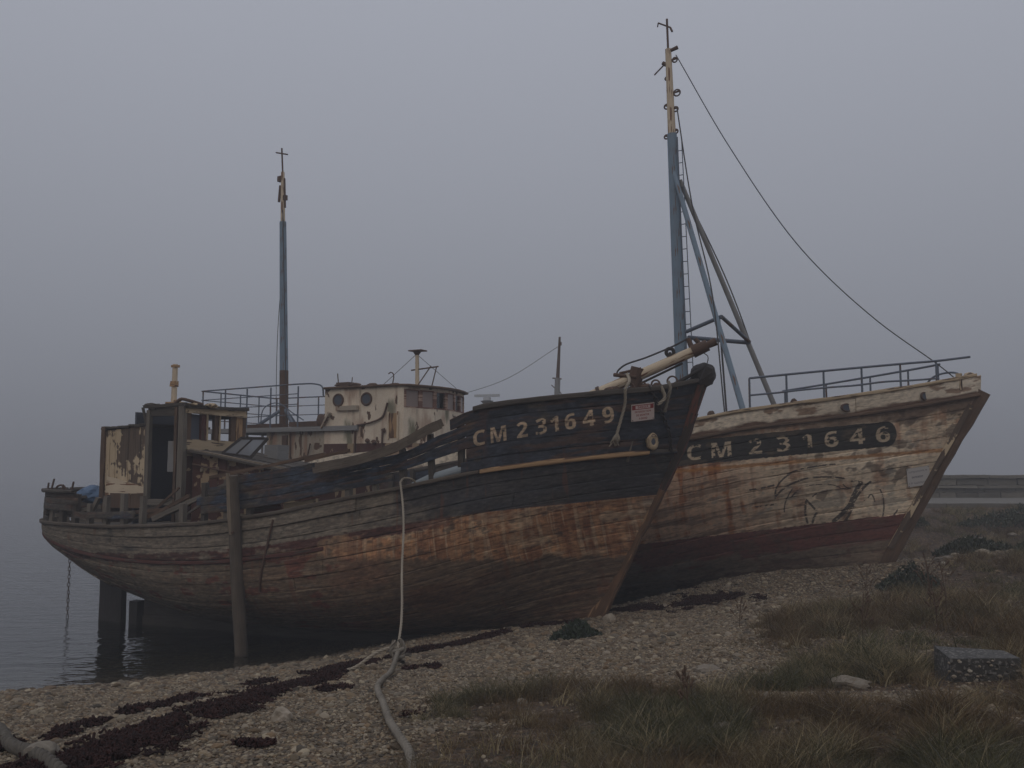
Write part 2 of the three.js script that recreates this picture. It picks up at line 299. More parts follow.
// one plank lying on surface f between t0..t1 and v0..v1
function plankGeo(f, t0, t1, v0, v1, uvOf, o = {}) {
  const n = Math.max(3, Math.ceil((t1 - t0) * 64)), th = o.th ?? 0.045, out = o.out ?? 0, sd = Math.floor(R() * 1e5), rag = o.rag ?? 0.06;
  const rows = [[0, -th], [0, out - 0.006], [0.04, out], [0.5, out + 0.002], [0.96, out], [1, out - 0.006], [1, -th]], nr = rows.length;
  const cols = [[t0, 1]]; for (let i = 0; i <= n; i++) cols.push([mix(t0, t1, i / n), 0]); cols.push([t1, 1]);
  const pos = [], uv = [], idx = [];
  cols.forEach(([t, cap]) => {
    const a = vn(t * 90, sd * 0.13, 3) - 0.5, b = vn(t * 90, sd * 0.29, 4) - 0.5, bow = (vn(t * 14, sd * 0.7, 6) - 0.5) * 0.014;
    for (const [k, off] of rows) {
      const v = mix(v0, v1, clamp(k + (k < 0.5 ? a : b) * rag * (k === 0.5 ? 0 : 1), -0.1, 1.1)), p = f(t, v), m = normalOf(f, t, v);
      p.addScaledVector(m, (cap ? -th : off) + (cap || off < -0.01 ? 0 : bow)); pos.push(p.x, p.y, p.z); uv.push(...uvOf(t, v));
    }
  });
  for (let i = 0; i < cols.length - 1; i++) for (let k = 0; k < nr - 1; k++) { const q = i * nr + k; idx.push(q, q + nr, q + 1, q + 1, q + nr, q + nr + 1); }
  const g = new THREE.BufferGeometry(); g.setAttribute('position', new THREE.Float32BufferAttribute(pos, 3)); g.setAttribute('uv', new THREE.Float32BufferAttribute(uv, 2)); g.setIndex(idx);
  const q = g.toNonIndexed(); q.computeVertexNormals(); const s = g; s.computeVertexNormals(); return s;
}
// whole skin behind the planks, both sides
function skinGeo(f, uvOf, inset, t0 = 0, t1 = 1, v0 = 0, v1 = 1, sides = [1, -1]) {
  const gs = [];
  for (const sd of sides) { const nt = 90, nv = 16, pos = [], uv = [], idx = [];
    for (let i = 0; i <= nt; i++) for (let j = 0; j <= nv; j++) { const t = mix(t0, t1, i / nt), v = mix(v0, v1, j / nv), p = f(t, v).addScaledVector(normalOf(f, t, v), -inset); pos.push(p.x, p.y, Math.max(0.01, p.z) * sd); uv.push(...uvOf(t, v)); if (i < nt && j < nv) { const q = i * (nv + 1) + j; idx.push(q, q + nv + 1, q + 1, q + 1, q + nv + 1, q + nv + 2); } }
    const g = new THREE.BufferGeometry(); g.setAttribute('position', new THREE.Float32BufferAttribute(pos, 3)); g.setAttribute('uv', new THREE.Float32BufferAttribute(uv, 2)); g.setIndex(idx); g.computeVertexNormals(); gs.push(g); }
  return gs;
}
// strakes of planks on the side that is seen; each plank is a mesh of its own
function planking(H, f, parent, m, n, uvOf, seed, o = {}) {
  const rnd = rngOf(seed);
  for (let k = 0; k < n; k++) {
    const v0 = mix(o.v0 ?? 0, o.v1 ?? 1, k / n), v1 = mix(o.v0 ?? 0, o.v1 ?? 1, (k + 1) / n), gap = (v1 - v0) * (0.01 + 0.02 * rnd());
    let spans = o.spans ? o.spans(k) : [[H.S.a0 ?? 0, H.S.L]];
    for (const [s0, s1_] of spans) { const s1 = Math.min(s1_, H.S.L);
      let a = s0; const cuts = [s0]; a += 1.5 + 3.5 * rnd(); while (a < s1 - 1.4) { cuts.push(a); a += 3.2 + 2.8 * rnd(); } cuts.push(s1);
      for (let i = 0; i < cuts.length - 1; i++) { const t0 = H.tOf(cuts[i] + (i ? 0.006 : 0)), t1 = H.tOf(cuts[i + 1] - 0.006); part('plank', plankGeo(f, t0, Math.min(t1, 0.9995), v0 + gap, v1 - gap, uvOf, { out: (rnd() - 0.5) * 0.014 + (rnd() < 0.1 ? 0.018 : 0), th: o.th, rag: o.rag }), m, parent); }
    }
  }
}
// strip along the rail edge (rub rail, cap rail)
function railGeo(H, f, v, a0, a1, w, h, dy = 0, o = {}) {
  const t0 = H.tOf(a0), t1 = Math.min(0.9995, H.tOf(a1)), n = Math.max(4, Math.ceil((a1 - a0) * 5)), pos = [], uv = [], idx = [], prof = [[-0.02, -h / 2], [w * 0.8, -h / 2], [w, -h * 0.28], [w, h * 0.28], [w * 0.8, h / 2], [-0.02, h / 2]], sd = Math.floor(R() * 999), z = o.side ?? 1;
  for (let i = 0; i <= n; i++) { const t = mix(t0, t1, i / n), p = f(t, v), m = normalOf(f, t, v); m.y = 0; m.normalize(); prof.forEach(([x, y], k) => { const wob = (vn(i * 0.9, k * 3.1 + sd, 2) - 0.5) * (o.wear ?? 0.02); const e = (i === 0 || i === n) ? 0.85 : 1; pos.push(p.x + m.x * (x + wob), p.y + dy + (y + wob) * e, (p.z + m.z * (x + wob)) * z); uv.push(p.x, k * 0.06); if (i < n) { const q = i * 6 + k, k2 = (k + 1) % 6; idx.push(q, q + 6, i * 6 + k2, i * 6 + k2, q + 6, i * 6 + 6 + k2); } }); }
  for (const i of [0, n]) { const b = i * 6; idx.push(b, b + 1, b + 2, b, b + 2, b + 3, b, b + 3, b + 4, b, b + 4, b + 5); }
  const g = new THREE.BufferGeometry(); g.setAttribute('position', new THREE.Float32BufferAttribute(pos, 3)); g.setAttribute('uv', new THREE.Float32BufferAttribute(uv, 2)); g.setIndex(idx); g.computeVertexNormals(); return g;
}
function deckGeo(H, dy, a0, a1, inset = 0.1) { const pos = [], uv = [], idx = [], n = 70; for (let i = 0; i <= n; i++) { const t = mix(H.tOf(a0), H.tOf(a1), i / n), p = H.hull(t, 1), b = Math.max(0.01, p.z - inset); for (const z of [-b, 0, b]) { pos.push(p.x, p.y + dy + (z === 0 ? 0.05 : 0), z); uv.push(p.x, z); } if (i < n) for (const k of [0, 1]) { const q = i * 3 + k; idx.push(q, q + 1, q + 3, q + 1, q + 4, q + 3); } } const g = new THREE.BufferGeometry(); g.setAttribute('position', new THREE.Float32BufferAttribute(pos, 3)); g.setAttribute('uv', new THREE.Float32BufferAttribute(uv, 2)); g.setIndex(idx); g.computeVertexNormals(); return g; }
// swept post of rectangular section along points (x,y) in the centre plane
function stemGeo(pts, w, d) { const gs = []; for (let i = 0; i < pts.length - 1; i++) { const [p, q] = [pts[i], pts[i + 1]]; const e = V(q[0] - p[0], q[1] - p[1], 0).multiplyScalar(0.012); gs.push(beam(V(p[0] - e.x, p[1] - e.y, 0), V(q[0] + e.x, q[1] + e.y, 0), w * (1 + 0.03 * (i % 2)), d * (1 + 0.03 * (i % 2)), 0.012)); } return gs; }

// a mask of painted glyphs: list of [char, x, y, height, turn] in a w x h canvas
function maskOf(w, h, draw) { const c = document.createElement('canvas'); c.width = w; c.height = h; const x = c.getContext('2d'); x.fillStyle = '#000'; x.fillRect(0, 0, w, h); x.fillStyle = '#fff'; x.strokeStyle = '#fff'; draw(x); const d = x.getImageData(0, 0, w, h).data; return (u, v) => { const i = Math.round(u), j = Math.round(v); return i < 0 || j < 0 || i >= w || j >= h ? 0 : d[(j * w + i) * 4] / 255; }; }
function glyphs(x, list, font) { x.textAlign = 'center'; x.textBaseline = 'middle'; for (const [ch, px, py, s] of list) { x.font = `bold ${s}px ${font}`; x.fillText(ch, px, py); } }

function place(g, Ox, Od, deg) { g.position.set(Ox, 0, -Od); g.rotation.y = -deg * Math.PI / 180; return g; }
const hullUv = (t, v) => [t, v * 0.7], wallUv = (t, w) => [t, 0.72 + 0.28 * clamp(w)];

// ================================================================== the dark blue boat
const blue = place(thing('fishing_boat', 'derelict dark blue wooden fishing boat with rusty sides, nearest on the shingle', 'boat', 'wrecked wooden fishing boats'), -11.1, 21.9, 22.6);
const BH = makeHull({
  L: 15.13, a0: 0.97,
  b: spl([0.97, 1.04, 1.2, 1.54, 2.0, 2.7, 3.7, 5, 7, 9, 11, 12.5, 13.5, 14.25, 14.72, 15.0, 15.13], [0.02, 0.5, 0.86, 1.2, 1.48, 1.74, 1.97, 2.12, 2.2, 2.2, 2.06, 1.78, 1.45, 1.06, 0.66, 0.28, 0.07]),
  c: spl([0, 2, 4, 6.4, 8.3, 9.6, 10.9, 12.2, 13.6, 14.9, 15.47], [2.43, 2.4, 2.4, 2.5, 2.73, 2.97, 3.21, 3.47, 3.66, 3.81, 3.86]),
  ga: spl([0.97, 1.34, 1.8, 2.4, 3.3, 5, 9, 12, 14, 14.85, 15.13], [1.0, 1.2, 1.6, 2.3, 3.3, 5, 9, 11.6, 12.9, 13.42, 13.66]),
  gc: spl([1.0, 1.08, 1.24, 1.55, 2.2, 3.3, 4.6, 6, 9, 11.6, 13.72], [2.3, 2.05, 1.82, 1.56, 1.22, 0.8, 0.5, 0.3, 0.32, 0.45, 0.72]),
  n: spl([0, 2, 4, 7, 9.5, 11.5, 13, 14.3, 15.47], [2.2, 2.6, 3.5, 5.2, 5.4, 3.8, 2.3, 1.5, 1.1]),
  hb: spl([0, 3, 6.5, 9.5, 10.8, 11.6, 12.3, 14.4, 15.47], [0.66, 0.66, 0.8, 0.74, 0.72, 0.92, 1.06, 1.05, 1.3]),
  rake: (a) => 0.4 * sm(12.5, 15.13, a) - 0.03 * (1 - sm(0, 3, a)),
  lean: (a) => -0.06 * (1 - sm(1, 6, a)) + 0.14 * sm(9, 13, a) * (1 - sm(14.3, 15.45, a)),
});
{
  const G0 = 'CM231649', gx = [479, 499, 523, 542, 556, 570, 588, 606];
  const nums = maskOf(640, 120, (x) => glyphs(x, [...G0].map((ch, i) => [ch, (gx[i] - 475) / 137 * 560 + 40, 60, 90]), 'sans-serif'));
  const NS = 16;
  const tex = colorTex(2048, 1024, (u, vv) => {
    const wall = vv > 0.71, v = wall ? clamp((vv - 0.72) / 0.28) : clamp(vv / 0.7), p = wall ? BH.wall(u, v) : BH.hull(u, v), a = p.x, c = p.y;
    const gy = wall ? 4 + v * 1.0 : v * 3.9, row = wall ? Math.floor(v * 5) + 40 : Math.floor(v * NS), col = Math.floor(a / 3.7 + hash(row, 1, 5) * 5);
    const tone = hash(row, col, 7), grain = fbm(a * 1.6, gy * 34, 11, 4), big = fbm(a * 0.8, gy * 1.6, 12, 4), run = fbm(a * 9, gy * 1.0, 13, 4), fine = fbm(a * 16, gy * 24, 14, 3), spot = fbm(a * 3.2 + 7, gy * 5, 15, 5);
    const bare = mix3([0.26, 0.235, 0.2], [0.11, 0.098, 0.085], clamp(grain * 1.1 + (tone - 0.5) * 0.6));
    let k;
    if (wall) {
      k = mix3(mix3(C.greyD, C.dark, grain), C.grey, 0.4 * sm(0.5, 0.8, big));
      const keep = sm(0.42, 0.54, big * 0.5 + spot * 0.5 + 0.16 * sm(10.5, 12.5, a) - 0.1 * (1 - sm(5, 7, a)));
      k = mix3(k, mix3(C.navy, C.blue, sm(0.5, 0.75, spot) * (a < 11.5 ? 0.8 : 0.25)), keep * 0.92);
      k = mix3(k, [0.1, 0.055, 0.035], 0.6 * sm(0.52, 0.7, fbm(a * 2, gy * 14, 16, 4)));
      // CM 231649
      const q = (a - 12.16) / (14.36 - 12.16), cc = mix(4.02, 4.42, q), m = nums(40 + q * 560, 60 - (c - cc) * 255);
      if (m > 0.3) k = mix3(k, [0.46, 0.37, 0.28], sm(0.3, 0.7, m) * sm(0.27, 0.38, spot * 0.4 + fine * 0.6));
    } else {
      const line = BH.S.c(a) - mix(0.55, 0.72, sm(6, 15, a));                 // the red line that follows the sheer
      const above = c - line;
      // grey worn topsides aft, near-black paint forward
      const black = sm(0.40, 0.56, big * 0.35 + spot * 0.35 + 0.3 * sm(9.5, 13.0, a)) * 0.92;
      const top = mix3(mix3(bare, [0.2, 0.16, 0.12], 0.4 * big), mix3(C.navy, [0.04, 0.036, 0.034], spot), black);
      // ochre / rust coat between the red line and the boot
      const drip = fbm(a * 24, gy * 0.9, 33, 4), crack = fbm(a * 46, gy * 7, 34, 2); let mid = mix3([0.4, 0.225, 0.12], [0.24, 0.105, 0.052], clamp(sm(0.34, 0.66, run) * 0.7 + sm(0.42, 0.66, drip) * 0.5)); mid = mix3(mid, [0.5, 0.39, 0.27], 0.6 * sm(0.56, 0.7, drip));  mid = mix3(mid, [0.12, 0.06, 0.035], 0.35 * sm(0.6, 0.74, crack)); mid = mix3(mid, [0.48, 0.38, 0.27], 0.5 * sm(0.54, 0.64, spot)); mid = mix3(mid, C.dark, 0.6 * sm(0.62, 0.74, fbm(a * 6, gy * 10, 17, 4)));
      mid = mix3(mid, [0.46, 0.42, 0.36], sm(14.0, 15.2, a + (spot - 0.5) * 2) * sm(2.4, 3.2, c) * 0.8);
      mid = mix3(mid, mix3(bare, [0.19, 0.15, 0.11], 0.5), (1 - sm(5.8, 11.0, a + (big - 0.5) * 2 + (spot - 0.5) * 5)));
      mid = mix3(mid, C.rust, 0.5 * sm(0.62, 0.7, spot) * (1 - sm(8, 9, a)));
      let bot = mix3([0.2, 0.138, 0.09], [0.08, 0.058, 0.044], grain); bot = mix3(bot, [0.3, 0.235, 0.17], 0.8 * sm(0.56, 0.76, fbm(a * 1.6, gy * 26, 18, 4)) * sm(0.4, 0.6, fbm(a * 0.9, gy * 2, 35, 3) + 0.12 * sm(12, 14, a))); bot = mix3(bot, [0.15, 0.07, 0.04], 0.5 * sm(0.52, 0.66, big));
      bot = mix3(bot, mix3(bare, [0.17, 0.14, 0.1], 0.5), (1 - sm(5.5, 8.6, a + (spot - 0.5) * 3)) * 0.9); bot = mix3(bot, [0.15, 0.045, 0.03], 0.8 * sm(0.62, 0.68, fbm(a * 2.4, gy * 3.6, 22, 4)) * (1 - sm(9, 11, a)));
      bot = mix3(bot, [0.06, 0.06, 0.045], sm(0.25, -0.15, c - 0.35) * 0.8);  // weed line
      const isBot = sm(-0.05, 0.05, 2.02 - c + (spot - 0.5) * 0.16 + (drip - 0.5) * 0.1);
      k = mix3(mid, bot, isBot);
      { const rl = sm(0.1, 0.06, Math.abs(above + 0.05) + (fine - 0.5) * 0.05) * (1 - 0.7 * sm(10.5, 12.5, a)); k = above > 0 ? top : k; k = mix3(k, mix3(C.red, C.dark, big * 0.7), rl * sm(0.34, 0.46, spot)); }
      // pale caulking and lichen streaks aft
      k = mix3(k, [0.34, 0.31, 0.27], 0.55 * sm(0.66, 0.76, fbm(a * 2.2, gy * 30, 19, 3)) * (1 - sm(7, 11, a)));
    }
    const flake = fbm(a * 11, gy * 30, 44, 4); k = mix3(k, [k[0] * 0.35, k[1] * 0.34, k[2] * 0.33], sm(0.58, 0.7, flake) * 0.5); k = mix3(k, [k[0] * 1.7 + 0.02, k[1] * 1.65 + 0.02, k[2] * 1.6 + 0.018], sm(0.42, 0.3, flake) * 0.4); const g = (0.7 + 0.6 * fine) * (0.86 + 0.28 * tone); k = [k[0] * g, k[1] * g, k[2] * g];
    k = mix3(k, [0.16, 0.06, 0.03], 0.55 * sm(0.66, 0.8, run) * (wall ? 0.4 : 0.8));
    return k;
  });
  const gb = grainBump.clone(); gb.repeat.set(9, 5);
  const hm = mat({ map: tex, bumpMap: gb, bumpScale: 0.012 }), hmIn = mat({ map: tex });
  const hull = part('hull', skinGeo(BH.hull, hullUv, 0.045), hmIn, blue);
  planking(BH, BH.hull, hull, hm, NS, hullUv, 71);
  part('keel', [beam(V(3.4, 0.0, 0), V(13.6, 0.5, 0), 0.24, 0.7), bx(2.7, 1.7, 0.2, 4.75, -0.15, 0)], M.woodDark, blue);
  const rud = part('rudder', [bx(0.66, 2.1, 0.14, 2.4, 0.25, 0), bx(0.22, 1.9, 0.24, 3.12, -0.3, 0), bx(0.9, 0.12, 0.2, 2.6, -0.75, 0)], M.darkSteel, blue);
  part('stock', rod(V(2.5, 1.0, 0), V(2.5, 2.3, 0), 0.08), M.darkSteel, rud);
  part('deck', deckGeo(BH, -0.14, 1.1, 15.2), M.woodDark, blue);
  // bulwark: strakes, many of them lost
  const bw = part('bulwark', skinGeo(BH.wall, wallUv, 0.05, BH.tOf(12.0), 0.998, 0.02, 0.97), hmIn, blue);
  const lost = [[[0.97, 1.9], [11.9, 15.47]], [[0.97, 1.6], [3.2, 5.0], [6.7, 10.7], [12.0, 15.47]], [[0.97, 3.05], [6.6, 15.47]], [[0.97, 3.2], [6.85, 15.47]], [[0.97, 3.1], [7.3, 9.2], [11.75, 15.47]]];
  planking(BH, BH.wall, bw, hm, 5, wallUv, 137, { spans: (k) => lost[k], th: 0.05, rag: 0.1 });
  // far side of the bulwark, what is left
  for (const [a0, a1, w0, w1] of [[0.9, 3.4, 0, 1], [3.4, 6.5, 0, 0.45], [6.5, 12, 0.2, 0.9]]) part('bulwark_far_side', skinGeo(BH.wall, wallUv, 0.02, BH.tOf(a0), BH.tOf(a1), w0, w1, [-1]), hmIn, blue);
  // frames standing along the bulwark
  for (let a = 1.5; a < 15; a += 0.52) for (const sd of [1, -1]) {
    if (hash(Math.round(a * 100), sd, 3) > 0.83) continue;
    const t = BH.tOf(a), p = BH.wall(t, 0), q = BH.wall(t, a > 3.2 && a < 6.6 ? 0.35 + 0.6 * hash(Math.round(a * 10), 2, 9) : 0.93), n = normalOf(BH.wall, t, 0.4).multiplyScalar(-0.1);
    part('bulwark_frame', beam(V(p.x + n.x, p.y - 0.12, (p.z + n.z) * sd), V(q.x + n.x, q.y, (q.z + n.z) * sd), 0.09, 0.11, 0.012), hash(Math.round(a * 50), 4, 4) > 0.6 ? M.woodGrey : M.woodDark, blue);
  }
  part('rub_rail', railGeo(BH, BH.hull, 1, 0.9, 7.6, 0.06, 0.07), M.postWood, blue);
  part('rub_rail', railGeo(BH, BH.hull, 1, 7.62, 12.2, 0.06, 0.07), M.postWood, blue);
  part('rub_rail', railGeo(BH, BH.hull, 1, 12.22, 14.75, 0.07, 0.08), M.ochreWood, blue);
  part('rub_rail', railGeo(BH, BH.hull, 1, 14.77, 15.1, 0.07, 0.09), M.navyWood, blue);
  part('belting', railGeo(BH, BH.hull, 0.80, 1.1, 9.4, 0.025, 0.07), M.redWood, blue);
  part('cap_rail', railGeo(BH, BH.wall, 1, 0.9, 3.15, 0.08, 0.07), M.woodDark, blue);
  part('cap_rail', railGeo(BH, BH.wall, 1, 12.15, 15.11, 0.05, 0.09), M.woodDark, blue);
  part('cap_rail', railGeo(BH, BH.wall, 1, 0.9, 3.3, 0.08, 0.07, 0, { side: -1 }), M.woodDark, blue);
  part('cap_rail', railGeo(BH, BH.wall, 0.9, 6.6, 15.4, 0.06, 0.08, 0, { side: -1 }), M.woodDark, blue);
  // stem post and its head
  part('stem_post', stemGeo([[13.54, 0.72], [14.36, 2.4], [14.78, 3.2]], 0.18, 0.27), M.stemWood, blue);
  part('stem_post', stemGeo([[14.77, 3.16], [15.13, 3.86], [15.36, 4.5], [15.55, 5.02]], 0.18, 0.24), M.stemDark, blue);
  const head = lump(0.2, 4.4, 1.15, 1.1, 0.75, 3, 0.2); head.translate(15.6, 5.12, 0); part('stem_head', head, M.darkSteel, blue);
  part('bow_brace', [rod(V(15.1, 4.92, 0.35), V(15.62, 5.24, 0.1), 0.035), rod(V(15.05, 4.9, -0.3), V(15.62, 5.24, -0.08), 0.035)], M.darkSteel, blue);
  // hooks, chain plates and scrap along the bow rail
  for (const [a, r] of [[14.6, 0.07], [14.8, 0.085], [14.45, 0.05], [14.3, 0.05]]) { const p = BH.wall(BH.tOf(a), 1), pts = []; for (let i = 0; i <= 8; i++) { const q = -0.6 + i / 8 * 4.0; pts.push(V(p.x + Math.cos(q) * r, p.y + 0.08 + Math.sin(q) * r, p.z - 0.08)); } part('hook', tube([V(p.x + r, p.y - 0.06, p.z - 0.08), ...pts], 0.016, 24), M.rustSteel, blue); }
  for (let i = 0; i < 9; i++) { const a = rr(14.0, 14.8), p = BH.wall(BH.tOf(a), 1), g = lump(rr(0.03, 0.07), i * 3.3, 1.4, 0.8, 1, 1, 0.4); g.translate(p.x, p.y + 0.06, p.z - 0.1); part('rusty_fitting', g, M.rustSteel, blue); }
  // hawse pipe with its worn pale ring
  { const t = BH.tOf(14.76), p = BH.wall(t, 0.17), n = normalOf(BH.wall, t, 0.17), g = new THREE.TorusGeometry(0.085, 0.05, 8, 18), q = g.attributes.position; for (let i = 0; i < q.count; i++) { const k = 1 + 0.25 * (vn(i * 0.7, 3, 3) - 0.5); q.setXYZ(i, q.getX(i) * k, q.getY(i) * k * 1.1, q.getZ(i)); } g.computeVertexNormals(); const hz = part('hawse_pipe', g, M.creamWood, blue); hz.position.copy(p).addScaledVector(n, 0.02); hz.lookAt(hz.position.clone().add(n)); part('pipe_mouth', new THREE.CylinderGeometry(0.07, 0.07, 0.06, 16).rotateX(Math.PI / 2), M.inside, hz); }

  // ---- wheelhouse with the lower house behind it
  const wh = new THREE.Group(); wh.name = 'wheelhouse'; blue.add(wh);
  const worldUv = (g) => { const p = g.attributes.position, u = g.attributes.uv; for (let i = 0; i < p.count; i++) u.setXY(i, p.getY(i), p.getX(i)); return g; };
  const boards = (a0, a1, c0, c1, b, w, m, name, o = {}) => { const gs = []; let a = a0; while (a < a1 - 0.01) { const ww = Math.min(w * rr(0.8, 1.2), a1 - a); const top = c1 + (o.slope || 0) * (a - a0) - (o.rag ? R() * o.rag : 0), bot = c0 + (o.ragB ? R() * o.ragB : 0); gs.push(worldUv(bx(ww - 0.006, top - bot, 0.035, a + ww / 2, (top + bot) / 2, b + rr(-0.006, 0.006)))); a += ww; } return part(name, gs, m, wh); };
  const boardsF = (b0, b1, c0, c1, a, w, m, name) => { const gs = []; let b = b0; while (b < b1 - 0.01) { const ww = Math.min(w * rr(0.8, 1.2), b1 - b); gs.push(bx(0.035, c1 - c0 - R() * 0.02, ww - 0.006, a + rr(-0.006, 0.006), (c0 + c1) / 2, b + ww / 2)); b += ww; } return part(name, gs, m, wh); };
  const WB = 1.22, WP = -0.62, AF = 5.38;
  boards(3.27, 4.42, 2.95, 4.36, WB, 0.16, M.tornWood, 'aft_wall', { slope: 0.06, rag: 0.04 });
  boards(3.5, 4.46, 2.72, 3.02, WB + 0.03, 0.5, M.woodBrown, 'aft_wall_foot');
  { const s = new THREE.Shape(); s.moveTo(0, 0); s.lineTo(1.12, 0.02); s.lineTo(1.1, 0.17); s.lineTo(0.5, 0.3); s.lineTo(0.04, 0.4); const g = new THREE.ExtrudeGeometry(s, { depth: 0.02, bevelEnabled: false }); g.translate(3.36, 2.98, WB + 0.022); part('pale_panel', g, M.creamRust, wh); }
  boards(3.27, AF, 2.4, 4.08, WP, 0.2, M.woodDark, 'far_wall', {});
  
  boardsF(WP, WB, 2.4, 4.32, 3.27, 0.17, M.woodBrown, 'stern_wall');
  part('corner_post', bx(0.1, 1.5, 0.1, 3.27, 3.66, WB + 0.02), M.woodBrown, wh);
  part('door_post', bx(0.09, 2.25, 0.1, 4.47, 3.6, WB + 0.02), M.woodGrey, wh);
  part('door_post', bx(0.07, 2.1, 0.08, 4.38, 3.62, WB - 0.05), M.woodBrown, wh);
  part('corner_post', bx(0.13, 2.4, 0.13, AF - 0.04, 3.62, WB + 0.01), M.woodGrey, wh);
  part('door_post', bx(0.06, 2.3, 0.07, 5.2, 3.62, WB + 0.03), M.woodBrown, wh);
  part('bulkhead', [bx(0.04, 2.3, 1.76, 4.05, 3.55, 0.3), bx(0.6, 0.05, 0.9, 4.9, 3.15, 0.2), bx(0.5, 0.05, 0.8, 4.8, 3.9, -0.3)], M.inside, wh);
  part('locker', bx(0.26, 0.62, 0.08, 5.02, 3.78, 1.1), M.greyPaint, wh);
  part('threshold', [bx(0.8, 0.12, 0.1, 4.86, 2.85, WB), beam(V(4.5, 2.78, WB - 0.1), V(5.3, 2.95, WB - 0.2), 0.1, 0.06)], M.woodGrey, wh);
  // front with three openings
  part('front_sill', bx(0.06, 0.34, 1.8, AF, 3.95, 0.28), M.creamWood, wh);
  boardsF(WP, WB - 0.04, 2.5, 3.8, AF, 0.2, M.redWall, 'front_wall');
  for (const [b, w, m] of [[1.13, 0.1, M.woodBrown], [0.7, 0.15, M.redWood], [0.31, 0.13, M.woodBrown], [-0.22, 0.14, M.woodBrown], [-0.42, 0.2, M.ochreWood], [-0.58, 0.1, M.woodBrown]]) part('window_mullion', bx(0.07, 0.56, w, AF, 4.39, b), m, wh);
  for (const b of [0.62, 0.24]) part('window_trim', bx(0.03, 0.56, 0.035, AF + 0.05, 4.39, b), M.creamWood, wh);
  part('window_blank', bx(0.02, 0.52, 0.36, AF - 0.03, 4.38, 0.95), M.inside, wh);
  part('front_head', [bx(0.09, 0.13, 1.86, AF, 4.72, 0.3), bx(0.05, 0.05, 1.8, AF + 0.06, 4.67, 0.3)], M.creamWood, wh);
  part('side_head', bx(0.95, 0.16, 0.07, 4.92, 4.68, WB), M.woodDark, wh);
  part('far_head', bx(1.1, 0.16, 0.07, 4.86, 4.7, WP), M.woodDark, wh);
  { const gs = []; for (let a = 4.34; a < 5.36; a += 0.15) gs.push(bx(0.16, 0.045, 1.92 + rr(-0.08, 0.06), a + 0.07, 4.79 + rr(-0.018, 0.018), 0.3, [rr(-0.02, 0.02), 0, rr(-0.02, 0.02)], 0.015)); const lo = []; for (let a = 3.2; a < 4.3; a += 0.15) lo.push(bx(0.16, 0.045, 1.95, a + 0.07, 4.37 + 0.06 * (a - 3.2) + rr(-0.01, 0.01), 0.3)); part('aft_roof', lo, M.woodDark, wh); gs.push(bx(1.1, 0.06, 0.08, 4.9, 4.81, WB + 0.05, [0, 0, 0.03], 0.02), bx(0.07, 0.06, 1.9, 5.44, 4.8, 0.3, [0.03, 0, 0], 0.02)); const rf = part('roof', gs, M.woodDark, wh);
    for (let i = 0; i < 22; i++) { const g = lump(rr(0.03, 0.09), i * 1.7, 1.9, 0.6, 1.2, 1, 0.5); g.translate(rr(4.4, 5.5), 4.83, i % 2 ? rr(-0.5, 1.2) : rr(0.9, 1.25)); part('roof_scrap', g, i % 3 ? M.woodDark : M.creamWood, rf); }
    part('bent_sheet', tube([V(5.1, 4.84, WB), V(5.28, 4.93, WB + 0.02), V(5.45, 4.9, WB), V(5.56, 4.83, WB - 0.3)], 0.035, 16), M.rustSteel, rf); }
  part('eave_bracket', rod(V(4.36, 4.78, WB + 0.1), V(4.42, 4.45, WB + 0.05), 0.03), M.woodDark, wh);
  const pole = part('exhaust_pipe', rod(V(4.5, 4.75, 0.6), V(4.51, 5.74, 0.6), 0.062, 0.056, 12), M.creamRust, blue); part('pipe_foot', [bx(0.24, 0.12, 0.24, 4.5, 4.87, 0.6), bx(0.1, 0.14, 0.1, 4.66, 4.9, 0.66), bx(0.13, 0.05, 0.13, 4.51, 5.7, 0.6), bx(0.12, 0.12, 0.13, 4.505, 5.32, 0.605)], M.ochreWood, pole);

  // ---- engine casing and skylight ahead of the wheelhouse
  const cas = new THREE.Group(); cas.name = 'engine_casing'; blue.add(cas);
  const slope = (a) => 3.86 - 0.17 * (a - 5.4);
  { const gs = []; for (let a = 5.45; a < 8.4; a += 0.22) gs.push(bx(0.21, slope(a) - 2.4, 0.04, a + 0.1, (slope(a) + 2.4) / 2, 1.02 + rr(-0.006, 0.006)), bx(0.21, slope(a) - 2.4, 0.04, a + 0.1, (slope(a) + 2.4) / 2, -1.02)); part('side_wall', gs, M.redWall, cas); }
  part('end_wall', bx(0.05, 0.95, 2.0, 8.42, 2.86, 0), M.redWall, cas);
  { const gs = []; for (let b = -1.05; b < 1.05; b += 0.19) gs.push(beam(V(5.42, slope(5.42) + 0.03 + rr(-0.01, 0.01), b + 0.09), V(8.5 + rr(-0.15, 0.05), slope(8.5) + 0.03, b + 0.09), 0.18, 0.04)); part('sloping_top', gs, M.woodDark, cas); }
  part('edge_trim', beam(V(5.42, slope(5.42) + 0.04, 1.07), V(8.5, slope(8.5) + 0.04, 1.07), 0.07, 0.08), M.woodPale, cas);
  part('pipe_run', [tube([V(5.5, 3.62, 1.1), V(6.2, 3.5, 1.12), V(7.2, 3.36, 1.12), V(8.3, 3.1, 1.1)], 0.02, 20), rod(V(6.4, 3.65, 1.1), V(6.42, 2.6, 1.12), 0.018), rod(V(7.2, 3.5, 1.1), V(7.25, 2.7, 1.13), 0.018)], M.rustSteel, cas);
  for (const [a, c] of [[5.7, 3.5], [6.1, 3.52], [6.6, 3.42], [7.1, 3.3]]) { const g = lump(0.045, a * 3, 1, 1, 0.5, 1, 0.3); g.translate(a, c, 1.06); part('bolt_head', g, M.woodPale, cas); }
